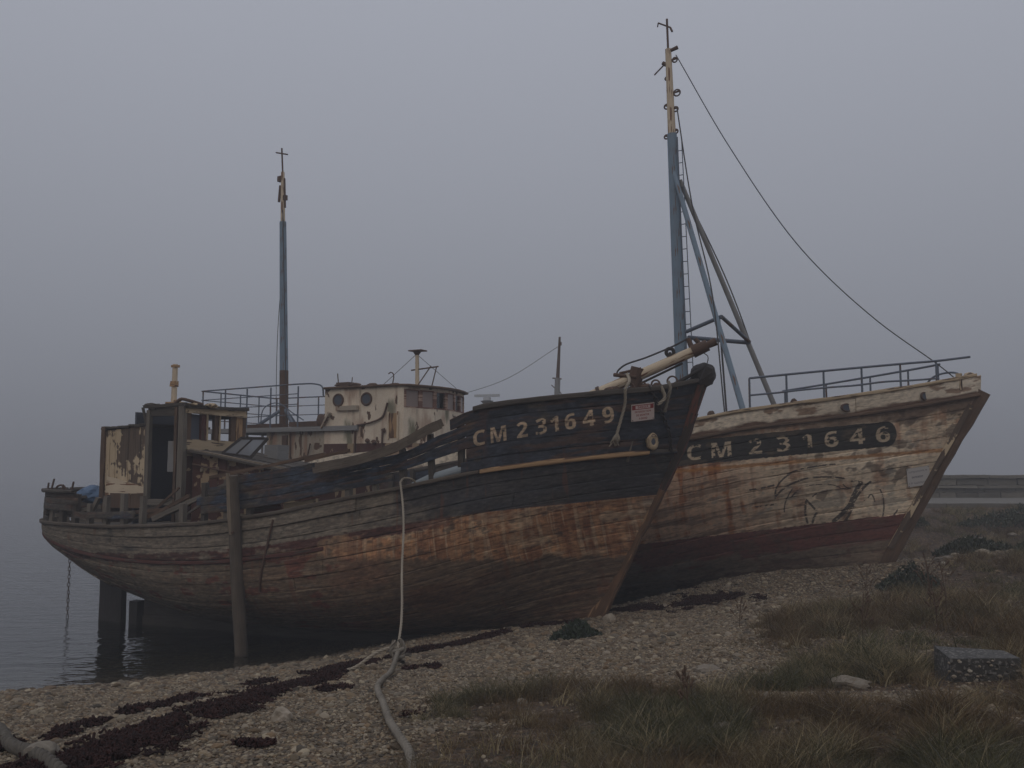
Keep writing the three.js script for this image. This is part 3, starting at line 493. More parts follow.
  const sk = part('skylight', [beam(V(5.95, 3.84, 0.75), V(6.3, 4.15, 0.6), 0.05, 0.05), beam(V(6.65, 3.74, 0.75), V(6.95, 4.13, 0.6), 0.06, 0.06), beam(V(6.3, 4.15, 0.6), V(6.95, 4.13, 0.6), 0.05, 0.05), beam(V(5.95, 3.84, 0.75), V(6.65, 3.76, 0.75), 0.05, 0.05), beam(V(6.28, 3.8, 0.75), V(6.6, 4.14, 0.6), 0.03, 0.03)], M.darkSteel, cas);
  { const g = new THREE.BufferGeometry(); g.setAttribute('position', new THREE.Float32BufferAttribute([5.95, 3.84, 0.75, 6.65, 3.76, 0.75, 6.95, 4.13, 0.6, 6.3, 4.15, 0.6], 3)); g.setAttribute('uv', new THREE.Float32BufferAttribute([0, 0, 1, 0, 1, 1, 0, 1], 2)); g.setIndex([0, 1, 2, 0, 2, 3]); g.computeVertexNormals(); part('skylight_pane', g, M.dirtyGlass, cas); }
  part('hatch_box', bx(0.34, 0.34, 0.4, 6.35, 3.86, -0.5), M.greyPaint, cas);

  // ---- broken timbers on deck and along the waist
  const junk = [[V(5.3, 2.55, 1.9), V(6.9, 3.25, 1.65), 0.14], [V(5.0, 2.5, 1.95), V(5.9, 3.0, 1.6), 0.1], [V(4.1, 2.5, 1.9), V(5.1, 2.8, 1.5), 0.09], [V(3.5, 2.5, 1.8), V(3.75, 2.95, 1.78), 0.1], [V(3.9, 2.6, 1.6), V(5.6, 2.75, 1.75), 0.12], [V(4.6, 2.45, 1.9), V(5.4, 2.95, 1.5), 0.07], [V(2.2, 2.55, 1.4), V(3.6, 2.75, 1.65), 0.13], [V(4.9, 2.5, 1.8), V(5.5, 3.15, 1.45), 0.07], [V(1.9, 2.6, 1.1), V(3.0, 2.95, 1.45), 0.1], [V(6.0, 2.6, 1.9), V(7.2, 3.45, 1.5), 0.06]];
  junk.forEach(([p, q, w], i) => part('broken_timber', beam(p, q, w, w * 0.6, 0.015), [M.woodGrey, M.woodBrown, M.woodDark][i % 3], blue));
  // two sprung bulwark planks that curl up at the break
  for (const [dz, dy, w] of [[0.06, 0, 0.13], [0.12, -0.06, 0.1]]) { const c = new THREE.CatmullRomCurve3([V(9.3, 3.55 + dy, 2.28 + dz), V(10.2, 3.7 + dy, 2.3 + dz), V(10.9, 3.92 + dy, 2.2 + dz), V(11.35, 4.18 + dy, 2.05 + dz), V(11.6, 4.3 + dy, 1.95 + dz)]), gs = []; for (let i = 0; i < 12; i++) gs.push(beam(c.getPoint(i / 12), c.getPoint((i + 1.06) / 12), 0.045, w, 0.004)); part('sprung_plank', gs, M.postWood, blue); }
  part('loose_batten', [beam(V(6.9, 3.36, 2.2), V(9.4, 3.78, 2.2), 0.05, 0.06), beam(V(9.0, 3.66, 2.22), V(9.9, 3.84, 2.2), 0.05, 0.05)], M.woodBrown, blue);
  part('deck_plate', bx(0.75, 0.2, 0.03, 7.9, 2.78, 1.9), M.redWood, blue);
  part('deck_plate', bx(0.7, 0.1, 0.1, 8.75, 2.9, 1.95, [0, 0, 0.13]), M.creamWood, blue);
  part('deck_plate', bx(0.5, 0.08, 0.1, 7.4, 2.66, 2.0), M.creamWood, blue);
  for (const [a, l] of [[1.5, 0.16], [1.9, 0.25], [2.5, 0.14], [2.9, 0.2]]) { const p = BH.wall(BH.tOf(a), 1); part('rusty_bolt', rod(V(p.x, p.y, p.z - 0.06), V(p.x + rr(-0.05, 0.08), p.y + l, p.z - 0.06), 0.02), M.rustSteel, blue); }
  { const p = BH.wall(BH.tOf(2.35), 1); part('bent_bar', tube([V(p.x - 0.14, p.y, p.z - 0.1), V(p.x - 0.1, p.y + 0.09, p.z - 0.1), V(p.x + 0.05, p.y + 0.12, p.z - 0.1), V(p.x + 0.17, p.y + 0.02, p.z - 0.1)], 0.022, 16), M.rustSteel, blue); }
  // swinging iron strap on the topside
  { const t = BH.tOf(8.35), pts = []; for (let i = 0; i <= 6; i++) { const v = 0.97 - i * 0.055, p = BH.hull(BH.tOf(8.35 - i * 0.06), v), n = normalOf(BH.hull, t, v); pts.push(p.addScaledVector(n, 0.03)); } part('iron_strap', tube(pts, 0.02, 20), M.rustSteel, blue); }
}

// ================================================================== the white boat
const white = place(thing('fishing_boat', 'derelict white and rust wooden fishing boat with tall blue foremast, behind the dark one', 'boat', 'wrecked wooden fishing boats'), -9.0, 28.2, 27);
const WH = makeHull({
  L: 20.8, a0: 0.4,
  b: spl([0.4, 0.5, 0.8, 1.4, 2.4, 4, 7, 11, 13, 15, 16.5, 18, 19.2, 20.1, 20.6, 20.8], [0.02, 0.5, 0.95, 1.4, 1.8, 2.15, 2.5, 2.55, 2.48, 2.2, 1.85, 1.36, 0.86, 0.42, 0.15, 0.07]),
  c: spl([0, 4, 8, 12, 15.3, 16.4, 17.9, 19.4, 20.8], [3.0, 3.05, 3.3, 3.75, 4.14, 4.34, 4.53, 4.75, 5.02]),
  ga: spl([0.4, 1, 2, 4, 8, 14, 17, 19, 20.2, 20.8], [0.45, 1.2, 2.3, 4.2, 8, 13.6, 16.2, 17.7, 18.4, 18.72]),
  gc: spl([0.45, 1.2, 2.4, 4.2, 8, 14, 18.72], [2.9, 2.2, 1.3, 0.6, 0.1, 0.55, 1.1]),
  n: spl([0, 3, 6, 11, 14, 16, 18, 19.5, 20.8], [1.5, 2.4, 4.4, 5, 3.6, 2.3, 1.55, 1.25, 1.1]),
  hb: spl([0, 6, 12, 15.3, 18, 20.8], [0.7, 0.7, 0.6, 0.36, 0.37, 0.4]),
  rake: (a) => 0.02 * sm(18, 20, a), lean: (a) => 0.05 * sm(8, 14, a) * (1 - sm(19.5, 20.7, a)),
});
{
  const gx = [696, 724, 758, 786, 810, 832, 857, 881];
  const nums = maskOf(760, 120, (x) => glyphs(x, [...'CM231646'].map((ch, i) => [ch, (gx[i] - 696) / 185 * 640 + 60, 60, 94]), 'sans-serif'));
  // charcoal drawing on the side, in strokes (1 unit = about 2 cm)
  const scrawl = maskOf(560, 320, (x) => { // canvas = 140 x 80 units, times 4
    x.scale(4, 4); x.lineCap = 'round';
    const S = (w, ...p) => { x.lineWidth = w * 1.5; x.beginPath(); x.moveTo(p[0], p[1]); for (let i = 2; i < p.length; i += 4) x.quadraticCurveTo(p[i], p[i + 1], p[i + 2], p[i + 3]); x.stroke(); };
    S(1.0, 24, 38, 24, 22, 45, 11, 60, 6, 84, 4); S(1.2, 24, 37, 34, 24, 56, 18, 75, 15, 91, 18); S(0.8, 31, 53, 33, 38, 42, 28); S(0.8, 39, 38, 43, 32, 49, 28); S(0.7, 58, 25, 78, 22, 86, 27, 88, 30, 96, 29); S(0.8, 90, 24, 92, 28, 97, 29);
    S(1.4, 52, 64, 50, 50, 54, 41, 58, 46, 63, 53, 59, 57, 57, 64); S(2.6, 107, 23, 100, 33, 95, 45, 88, 54, 78, 62); S(1.6, 116, 22, 106, 30, 99, 42, 95, 54, 88, 63); S(1.0, 98, 21, 103, 20, 108, 23); S(0.9, 125, 30, 129, 40, 126, 54, 125, 60, 123, 62); S(0.8, 113, 38, 117, 30, 119, 42); S(0.6, 106, 44, 108, 43, 109, 41); S(1.2, 0, 30, 14, 28, 24, 25); S(1.2, 4, 48, 14, 46, 24, 45); S(0.8, 60, 37, 62, 35, 64, 34); S(1.0, 132, 60, 138, 54, 140, 50);
  });
  const NS = 15;
  const boot = (a) => 1.93 + (a - 14.3) * 0.135;
  const tex = colorTex(2048, 1024, (u, vv) => {
    const wall = vv > 0.71, v = wall ? clamp((vv - 0.72) / 0.28) : clamp(vv / 0.7), p = wall ? WH.wall(u, v) : WH.hull(u, v), a = p.x, c = p.y;
    const gy = wall ? 5 + v * 0.4 : v * 4.2, row = wall ? 30 : Math.floor(v * NS), col = Math.floor(a / 3.9 + hash(row, 1, 15) * 5), tone = hash(row, col, 17);
    const grain = fbm(a * 1.6, gy * 30, 111, 4), big = fbm(a * 0.8, gy * 1.6, 112, 4), run = fbm(a * 8, gy * 0.8, 113, 4), fine = fbm(a * 16, gy * 22, 114, 3), spot = fbm(a * 2.6, gy * 6, 115, 5), slant = fbm(a * 3 - gy * 2.2, gy * 3 + a * 1.4, 116, 4);
    let k;
    if (wall) { k = mix3([0.84, 0.79, 0.71], [0.7, 0.63, 0.53], big); k = mix3(k, [0.24, 0.14, 0.085], sm(0.6, 0.7, spot) * 0.8); k = mix3(k, [0.16, 0.1, 0.07], sm(0.3, 0.12, v + (spot - 0.5) * 0.5)); }
    else {
      const drip = fbm(a * 22, gy * 1.6, 133, 3), cream = mix3([0.84, 0.77, 0.66], [0.68, 0.58, 0.46], clamp(big * 1.3 - 0.1)), dn = WH.S.c(a) - c, rustAmt = clamp(sm(0.48, 0.7, run * 0.6 + spot * 0.4) * 0.65 + 0.62 * (1 - sm(15.0, 18.2, a + (big - 0.5) * 3)));
      k = mix3(cream, mix3([0.46, 0.22, 0.11], [0.27, 0.11, 0.055], clamp(grain * 0.6 + sm(0.4, 0.66, drip) * 0.6)), rustAmt);
      k = mix3(k, [0.11, 0.075, 0.055], 0.6 * sm(0.56, 0.66, fbm(a * 1.5, gy * 13, 118, 4)) * (1 - sm(15.5, 19, a) * 0.75));       // bare dark wood along the seams
      k = mix3(k, [0.13, 0.08, 0.055], sm(0.35, 0.1, dn + (spot - 0.5) * 0.5) * 0.85);                                            // stripped strake under the rail
      k = mix3(k, [0.09, 0.06, 0.045], 0.7 * sm(0.62, 0.7, slant) * sm(16.5, 18, a));
      k = mix3(k, [0.24, 0.25, 0.25], 0.5 * sm(0.68, 0.74, fbm(a * 2.1 + 30, gy * 4, 119, 4)));                                     // grey primer
      k = mix3(k, [0.42, 0.2, 0.06], 0.8 * sm(0.05, 0.02, Math.abs(c - (3.42 + (a - 14.5) * 0.088)) + (fine - 0.5) * 0.03));        // orange seam under the numbers
      // black name board and its figures
      const q = (a - 15.42) / (18.98 - 15.42), cc = mix(3.86, 4.22, q), hh = 0.25;
      const end = q > 1.02 ? Math.sqrt(Math.max(0, 1 - ((q - 1.02) / 0.05) ** 2)) : 1;
      if (a > 13.5 && q < 1.075 && Math.abs(c - cc) < hh * end + (fine - 0.5) * 0.03) k = mix3([0.035, 0.034, 0.034], [0.1, 0.08, 0.06], 0.8 * sm(0.56, 0.7, spot));
      const m = nums(60 + q * 640, 60 - (c - cc) * 215); if (m > 0.3) k = mix3(k, [0.5, 0.43, 0.34], sm(0.3, 0.7, m) * sm(0.3, 0.4, fine));
      // drawing
      const sx = 25 + (a - 16.91) / 0.0195, sy = 30 - (c - 3.09) / 0.0203, w = scrawl(sx * 4, sy * 4); if (w > 0.3) k = mix3(k, [0.035, 0.03, 0.028], sm(0.3, 0.8, w) * 0.9 * sm(0.28, 0.4, fine));
      // red boot and brown bottom
      const bt = c - boot(a) + (fine - 0.5) * 0.03; let red = mix3([0.22, 0.075, 0.06], [0.13, 0.055, 0.045], big); red = mix3(red, [0.13, 0.095, 0.07], 0.45 * sm(0.58, 0.68, slant)); let bot = mix3([0.27, 0.21, 0.16], [0.15, 0.115, 0.09], clamp(big * 0.8 + grain * 0.4)); bot = mix3(bot, [0.09, 0.04, 0.03], 0.6 * sm(0.55, 0.66, spot)); bot = mix3(bot, [0.22, 0.19, 0.15], 0.6 * sm(0.6, 0.7, slant));
      if (bt < 0) k = mix3(bot, red, sm(-0.62, -0.42, bt + (spot - 0.5) * 0.5));
    }
    const flake = fbm(a * 10, gy * 28, 144, 4); k = mix3(k, [k[0] * 0.4, k[1] * 0.37, k[2] * 0.35], sm(0.6, 0.7, flake) * 0.45); const g = (0.72 + 0.56 * fine) * (0.9 + 0.2 * tone); return [k[0] * g, k[1] * g, k[2] * g];
  });
  const gb = grainBump.clone(); gb.repeat.set(11, 5);
  const hm = mat({ map: tex, bumpMap: gb, bumpScale: 0.012 }), hmIn = mat({ map: tex });
  const hull = part('hull', skinGeo(WH.hull, hullUv, 0.05), hmIn, white);
  planking(WH, WH.hull, hull, hm, NS, hullUv, 171, { spans: (k) => [[9.5, WH.S.L]], th: 0.05, rag: 0.09 });
  const bw = part('bulwark', skinGeo(WH.wall, wallUv, 0.04), hmIn, white);
  planking(WH, WH.wall, bw, hm, 1, wallUv, 181, { spans: () => [[9.5, 20.78]], th: 0.05 });
  part('keel', beam(V(4, 0.0, 0), V(18.6, 0.8, 0), 0.28, 0.9), M.woodDark, white);
  part('deck', deckGeo(WH, -0.2, 0.7, 20.6), M.woodDark, white);
  part('rail_ledge', railGeo(WH, WH.hull, 1, 9.5, 20.75, 0.07, 0.07, 0, { wear: 0.03 }), M.woodBrown, white);
  part('cap_rail', railGeo(WH, WH.wall, 1, 9.5, 20.7, 0.04, 0.07, 0.02, { wear: 0.03 }), M.creamWood, white);
  part('cap_rail', railGeo(WH, WH.wall, 1, 9.5, 20.7, 0.04, 0.07, 0.02, { wear: 0.03, side: -1 }), M.creamWood, white);
  part('stem_post', stemGeo([[18.62, 1.05], [19.4, 2.52], [20.15, 3.9], [20.84, 5.06]], 0.22, 0.26), M.woodBrown, white);
  part('stem_facing', [beam(V(18.98, 1.9, 0.13), V(20.6, 4.82, 0.13), 0.05, 0.1, 0.012), beam(V(18.98, 1.9, -0.13), V(20.6, 4.82, -0.13), 0.05, 0.1, 0.012)], M.tornWood, white);
  { const g = lump(0.17, 8.1, 1.1, 1, 0.8, 2, 0.3); g.translate(20.62, 5.3, 0.02); part('stem_head', g, M.creamWood, white); part('knighthead', [bx(0.12, 0.34, 0.16, 20.4, 5.28, 0.2), bx(0.12, 0.3, 0.14, 20.42, 5.26, -0.2)], M.creamWood, white); }
  // fairlead holes in the bulwark
  for (const [a, w] of [[18.35, 0.17], [19.75, 0.09]]) { const t = WH.tOf(a), p = WH.wall(t, 0.45), n = normalOf(WH.wall, t, 0.45); const o = part('fairlead', new THREE.TorusGeometry(0.09, 0.022, 6, 16).scale(w > 0.1 ? 1.7 : 1, 0.8, 1), M.rustSteel, white); o.position.copy(p).addScaledVector(n, 0.015); o.lookAt(o.position.clone().add(n)); part('hole', new THREE.CylinderGeometry(0.085, 0.085, 0.03, 14).rotateX(Math.PI / 2).scale(w > 0.1 ? 1.7 : 1, 0.8, 1), M.inside, o); }
  // scrap standing on the rail
  for (const [a, r, d] of [[15.15, 0.15, 0.1], [15.05, 0.12, -0.08], [15.75, 0.08, 0], [17.35, 0.07, 0]]) { const p = WH.wall(WH.tOf(a), 1), g = lump(r, a * 3, 1, 1.1, 0.7, 2, 0.4); g.translate(p.x, p.y + r * 0.9 + d * 0.3, p.z - 0.2); part('rusty_fitting', g, M.rustSteel, white); }

  // ---- foremast: blue below, cream above, with ladder and two raking legs
  const fm = part('foremast', rod(V(14.6, 3.7, 0), V(14.42, 11.55, 0), 0.15, 0.115, 14), M.bluePaint, white);
  part('topmast', rod(V(14.42, 11.5, 0), V(14.36, 13.68, 0), 0.1, 0.075, 12), M.creamRust, fm);
  part('truck', [rod(V(14.36, 13.6, 0), V(14.34, 14.45, 0), 0.028), rod(V(14.12, 14.4, 0), V(14.42, 14.22, 0), 0.02), rod(V(14.42, 14.22, 0), V(14.47, 14.1, 0), 0.025), rod(V(14.12, 14.4, 0), V(14.1, 14.3, 0), 0.016), rod(V(14.36, 13.62, 0), V(14.6, 13.68, 0), 0.04, 0.05), rod(V(14.36, 13.4, 0), V(14.0, 13.1, 0), 0.018), rod(V(14.22, 13.36, 0), V(14.3, 13.3, 0), 0.05)], M.rustSteel, fm);
  for (const [c, x, r] of [[13.38, 0.12, 0.06], [12.55, 0.16, 0.08], [12.25, -0.1, 0.06], [12.15, 0.12, 0.06], [11.6, 0.12, 0.05], [11.5, -0.12, 0.05], [12.95, -0.09, 0.04]]) part('mast_fitting', [new THREE.TorusGeometry(r, 0.02, 6, 12).translate(14.4 + x, c, 0), rod(V(14.4, c, 0), V(14.4 + x * 1.3, c + 0.03, 0), 0.025)], M.rustSteel, fm);
  { const gs = [rod(V(14.74, 4.6, 0.02), V(14.56, 11.45, 0.02), 0.012, 0.012, 5), rod(V(14.88, 4.6, 0.02), V(14.66, 11.45, 0.02), 0.012, 0.012, 5)]; for (let c = 4.8; c < 11.3; c += 0.3) gs.push(rod(V(mix(14.74, 14.56, (c - 4.6) / 6.85), c, 0.02), V(mix(14.88, 14.66, (c - 4.6) / 6.85), c, 0.02), 0.011, 0.011, 5)); part('ladder', gs, M.blueRail, fm); }
  part('mast_leg', rod(V(14.46, 10.6, 0.05), V(16.35, 4.5, 1.35), 0.06, 0.065, 10), M.bluePaint, fm);
  part('mast_leg', rod(V(14.58, 10.4, -0.05), V(16.6, 4.5, -1.35), 0.055, 0.062, 10), M.greyPaint, fm);
  part('cross_strut', rod(V(14.75, 6.58, 0.06), V(15.95, 6.5, -0.9), 0.05), M.blueRail, fm);
  part('cross_strut', rod(V(14.72, 6.72, 0.08), V(15.68, 6.92, 0.62), 0.045), M.blueRail, fm);
  part('cross_strut', rod(V(15.68, 6.92, 0.62), V(15.95, 6.52, -0.9), 0.045), M.blueRail, fm);
  part('forestay', tube([V(14.55, 13.5, 0), V(15.8, 11.0, 0), V(17.32, 8.45, 0), V(18.8, 6.75, 0), V(20.05, 5.65, 0), V(20.35, 5.35, 0)], 0.012, 40, 5), M.cable, fm);
  part('shroud', tube([V(14.55, 12.2, 0), V(15.0, 9.6, 0.4), V(15.6, 7.4, 1.1), V(16.0, 4.7, 1.8)].reverse(), 0.016, 24, 5), M.cable, fm);
  part('shroud', tube([V(14.6, 10.3, -0.1), V(15.5, 7.9, -0.9), V(16.3, 5.2, -1.3)], 0.016, 24, 5), M.cable, fm);
  part('shroud', tube([V(14.6, 10.3, -0.1), V(15.4, 7.9, -1.0), V(16.1, 5.6, -1.7)], 0.014, 24, 5), M.cable, fm);
  part('halyard', rod(V(15.6, 6.9, 0.5), V(15.85, 4.6, 1.0), 0.022, 0.022, 5), M.cable, fm);

  // ---- rails round the bow
  const bp = (a, w, sd) => { const p = WH.wall(WH.tOf(a), w); return V(p.x - 0.02, p.y, Math.max(0.02, p.z - 0.12) * sd); };
  const rl = new THREE.Group(); rl.name = 'bow_rail'; white.add(rl);
  const top = spl([16.5, 18.8, 20.05, 20.6], [5.39, 5.6, 5.72, 5.78]);
  for (const sd of [1, -1]) {
    const st = sd > 0 ? [16.54, 17.25, 17.95, 18.65, 19.35, 20.0] : [16.6, 17.6, 18.6, 19.4, 20.0];
    st.forEach((a) => { const p = bp(a, 0.9, sd); part('rail_post', rod(p, V(p.x, top(a), p.z), 0.024, 0.022, 6), M.blueRail, rl); });
    const run = (f) => { const pts = []; for (let a = 16.54; a <= 20.05; a += 0.5) { const p = bp(a, 1, sd); pts.push(V(p.x, f(a), p.z)); } return pts; };
    const T = run(top); if (sd > 0) T.push(V(20.62, 5.8, 0.05)); part('top_rail', tube(T, 0.024, 40, 6), M.blueRail, rl);
    part('middle_rail', tube(run((a) => top(a) - 0.33 - 0.03 * vn(a * 2, 1, 5)), 0.02, 40, 6), M.blueRail, rl);
  }
  part('bow_loop', tube([V(19.6, 5.05, -0.5), V(19.9, 5.45, -0.35), V(20.35, 5.5, -0.15), V(20.5, 5.3, 0)], 0.022, 20), M.blueRail, rl);

  // ---- wheelhouse: side with portholes, curved front with six windows
  const wh = new THREE.Group(); wh.name = 'wheelhouse'; white.add(wh);
  const plan = []; plan.push([5.35, 1.5]); plan.push([6.5, 1.5]); plan.push([7.62, 1.5]);
  for (let i = 0; i <= 6; i++) { const q = i / 6, b = 1.42 - q * 3.0; plan.push([7.74 + 0.34 * Math.sin(q * Math.PI), b]); }
  plan.push([7.62, -1.66], [6.5, -1.66], [5.35, -1.66], [5.35, 1.5]);
  const seg = (p, q, c0, c1, th = 0.06) => { const L = Math.hypot(q[0] - p[0], q[1] - p[1]); const g = new THREE.BoxGeometry(L + 0.02, c1 - c0, th, Math.ceil(L / 0.3), 4, 1), u = g.attributes.uv, P = g.attributes.position; for (let i = 0; i < u.count; i++) u.setXY(i, P.getX(i) + p[0] * 1.3 - p[1], P.getY(i) + (c0 + c1) / 2); g.rotateY(Math.atan2(-(q[1] - p[1]), q[0] - p[0])); g.translate((p[0] + q[0]) / 2, (c0 + c1) / 2, (p[1] + q[1]) / 2); return g; };
  { const sw = [[0, 1], [1, 2], [10, 11], [11, 12], [12, 13], [2, 3], [9, 10]]; part('side_wall', sw.map(([i, k]) => seg(plan[i], plan[k], 4.18, 5.62, i === 2 || i === 9 ? 0.058 : 0.06)), M.whiteWall, wh); part('casing', [...sw, [3, 4], [4, 5], [5, 6], [6, 7], [7, 8], [8, 9]].map(([i, k]) => seg(plan[i], plan[k], 2.9, 4.18, i % 2 ? 0.09 : 0.094)), M.redWall, wh); }
  { const gs = []; for (let i = 3; i < 9; i++) gs.push(seg(plan[i], plan[i + 1], 4.18, 5.08), seg(plan[i], plan[i + 1], 5.55, 5.63, 0.056)); part('front_wall', gs.filter((_, i) => i % 2 === 0), M.whiteWall, wh); part('window_head', gs.filter((_, i) => i % 2), M.whiteWall, wh); }
  const shut = [1, 1, 0, 1, 0, 1];
  for (let i = 3; i < 9; i++) {
    const p = plan[i], q = plan[i + 1]; const m = (t) => [mix(p[0], q[0], t), mix(p[1], q[1], t)];
    const w = part('window', [seg(m(0), m(0.1), 5.08, 5.55, 0.07), seg(m(0.9), m(1), 5.08, 5.55, 0.07), seg(m(0.1), m(0.9), 5.08, 5.11, 0.075), seg(m(0.1), m(0.9), 5.52, 5.55, 0.075)], M.windowWood, wh);
    if (shut[i - 3]) part('pane', seg(m(0.1), m(0.9), 5.11, 5.52, 0.01), M.hazyPane, w); else part('pane', seg(m(0.1), m(0.42), 5.11, 5.52, 0.01), M.glass, w);
  }
  { const s = new THREE.Shape(); plan.slice(0, -1).forEach(([x, z], i) => { const X = x + (i > 2 && i < 10 ? 0.16 : 0) * 1, Z = z + (z > 1.45 ? 0.1 : z < -1.6 ? -0.1 : 0); i ? s.lineTo(X, -Z) : s.moveTo(X, -Z); }); const g = new THREE.ExtrudeGeometry(s, { depth: 0.03, bevelEnabled: true, bevelSize: 0.015, bevelThickness: 0.015, bevelSegments: 1 }); g.rotateX(-Math.PI / 2); g.translate(0, 5.63, 0); const rf = part('roof', g, M.woodBrown, wh);
    for (let i = 0; i < 8; i++) { const l = lump(rr(0.05, 0.1), i * 5.1, 1.8, 0.5, 1, 1, 0.4); l.translate(rr(5.5, 7.2), 5.74, rr(0.6, 1.4)); part('roof_scrap', l, M.rustSteel, rf); }
    part('roof_bar', [rod(V(5.6, 5.72, 1.3), V(5.56, 6.05, 1.3), 0.015), rod(V(5.95, 5.72, 1.2), V(5.97, 5.95, 1.2), 0.012), bx(0.4, 0.1, 0.3, 5.75, 5.76, 1.2), tube([V(7.25, 5.7, 1.2), V(7.28, 5.95, 1.2), V(7.2, 6.02, 1.2), V(7.12, 5.98, 1.2)], 0.015, 12)], M.rustSteel, rf); }
  for (const a of [5.78, 6.68]) { const t = part('porthole', new THREE.TorusGeometry(0.15, 0.03, 8, 24).translate(a, 5.32, 1.54), M.rustSteel, wh); part('porthole_glass', new THREE.CylinderGeometry(0.14, 0.14, 0.02, 24).rotateX(Math.PI / 2).translate(a, 5.32, 1.54), M.inside, t); }
  const dr = part('door', bx(0.26, 0.62, 0.03, 7.52, 4.62, 1.53), M.ochreWood, wh); part('door_frame', [bx(0.04, 0.7, 0.05, 7.38, 4.62, 1.55), bx(0.04, 0.7, 0.05, 7.66, 4.62, 1.55)], M.creamRust, dr);
  part('pipe_run', [tube([V(6.4, 4.65, 1.56), V(6.9, 4.72, 1.58), V(7.2, 4.85, 1.56), V(7.34, 5.2, 1.55)], 0.025, 20), rod(V(6.35, 3.9, 1.57), V(6.36, 4.5, 1.57), 0.03), rod(V(7.2, 3.9, 1.58), V(7.22, 4.5, 1.58), 0.025)], M.rustSteel, wh);
  for (const [a, c] of [[6.95, 4.22], [7.25, 4.5], [6.75, 4.25]]) { const g = lump(0.06, a, 1.2, 1, 0.6, 1, 0.4); g.translate(a, c, 1.58); part('wall_fitting', g, M.rustSteel, wh); }
  part('awning', [bx(0.7, 0.12, 0.12, 6.1, 5.1, 1.55), beam(V(5.3, 4.6, 1.5), V(5.55, 5.0, 1.5), 0.3, 0.05)], M.greyWall, wh);
  // aerial post on the roof
  const ae = part('aerial_post', rod(V(7.3, 5.66, 0.1), V(7.28, 6.66, 0.1), 0.06, 0.05, 8), M.creamRust, wh);
  part('lamp_bracket', [bx(0.42, 0.03, 0.3, 7.3, 6.7, 0.1), new THREE.CylinderGeometry(0.12, 0.05, 0.1, 10).translate(7.28, 6.63, 0.1)], M.rustSteel, ae);
  part('yard', [rod(V(7.1, 6.18, 0.1), V(7.95, 6.24, 0.1), 0.02), rod(V(7.9, 6.24, 0.1), V(7.75, 5.7, 0.1), 0.016), rod(V(7.85, 6.24, 0.3), V(7.55, 5.7, 0.5), 0.016)], M.rustSteel, ae);
  part('aerial_stay', [rod(V(7.28, 6.62, 0.1), V(6.7, 5.7, 0.9), 0.008, 0.008, 4), rod(V(7.28, 6.6, 0.1), V(8.1, 5.7, -0.6), 0.008, 0.008, 4)], M.cable, ae);

  // ---- after platform on its own house, with rails
  const pf = new THREE.Group(); pf.name = 'after_platform'; white.add(pf);
  part('platform_slab', [bx(5.5, 0.09, 3.2, 3.7, 4.6, 0), bx(5.5, 0.06, 0.1, 3.7, 4.55, 1.58)], M.greyPaint, pf);
  { const w = 0.2, gs = []; for (let a = 3.35; a < 5.3; a += w) gs.push(seg([a, 1.46], [a + w, 1.46], 3.0, 4.54)); gs.push(seg([3.35, 1.46], [3.35, -1.2], 3.0, 4.54), seg([3.35, -1.2], [5.35, -1.2], 3.0, 4.56)); part('after_house', gs, M.greyWall, pf); }
  for (const [a, b] of [[1.3, 1.45], [2.6, 1.45], [1.3, -1.45], [2.6, -1.45], [3.15, 1.45]]) part('platform_leg', rod(V(a, 2.9, b), V(a, 4.56, b), 0.035), M.greyPaint, pf);
  part('house_fitting', [rod(V(4.6, 3.2, 1.52), V(4.9, 4.2, 1.56), 0.02), bx(0.16, 0.26, 0.06, 4.0, 4.3, 1.52), rod(V(4.2, 3.4, 1.52), V(4.2, 4.5, 1.54), 0.02), rod(V(3.5, 3.7, 1.52), V(5.0, 3.6, 1.53), 0.012)], M.rustSteel, pf);
  part('coaming', [bx(1.5, 0.14, 0.2, 4.6, 4.74, 1.1), bx(1.2, 0.1, 0.16, 3.0, 4.72, 1.2)], M.rustSteel, pf);
  { const g = lump(0.32, 3.3, 1.3, 0.9, 0.6, 2, 0.35); g.translate(4.95, 4.9, 0.5); part('torn_canvas', g, M.greyWall, pf); const g2 = lump(0.2, 6.3, 1.5, 1.1, 0.5, 2, 0.35); g2.translate(5.1, 4.8, 1.2); part('winch_scrap', g2, M.rustSteel, pf); }
  const c0 = 4.64, c1 = 5.74, A0 = 0.95, B = 1.55;
  const pathR = (h) => [[V(A0, c0 + h, B), V(4.45, c0 + h + 0.06, B)], [V(A0, c0 + h, -B), V(5.3, c0 + h, -B)], [V(A0, c0 + h, B), V(A0, c0 + h, -B)]];
  for (const h of [0.28, 0.56, 0.84, 1.1]) for (const [p, q] of pathR(h)) part('rail', rod(p, q, h > 0.9 ? 0.021 : 0.014, undefined, 6), M.blueRail, pf);
  part('rail', tube([V(4.45, 5.8, B), V(5.0, 5.78, B), V(5.25, 5.7, B), V(5.3, 5.45, B)], 0.022, 16), M.blueRail, pf);
  for (const a of [1.0, 1.85, 2.65, 3.5, 4.45]) for (const b of [B, -B]) part('rail_post', rod(V(a, c0, b), V(a, c1, b), 0.022, undefined, 6), M.blueRail, pf);
  for (const b of [0.8, 0, -0.8]) part('rail_post', rod(V(A0, c0, b), V(A0, c1, b), 0.02, undefined, 6), M.blueRail, pf);
  part('bent_rod', tube([V(2.2, 4.7, 0.5), V(2.4, 5.25, 0.6), V(2.9, 5.4, 0.6), V(3.4, 5.1, 0.5), V(3.7, 4.9, 0.4)], 0.016, 24), M.blueRail, pf);

  // ---- mizzen mast
  const mz = part('mizzen_mast', rod(V(2.68, 3.0, 0), V(2.6, 6.4, 0), 0.135, 0.13, 12), M.rustSteel, white);
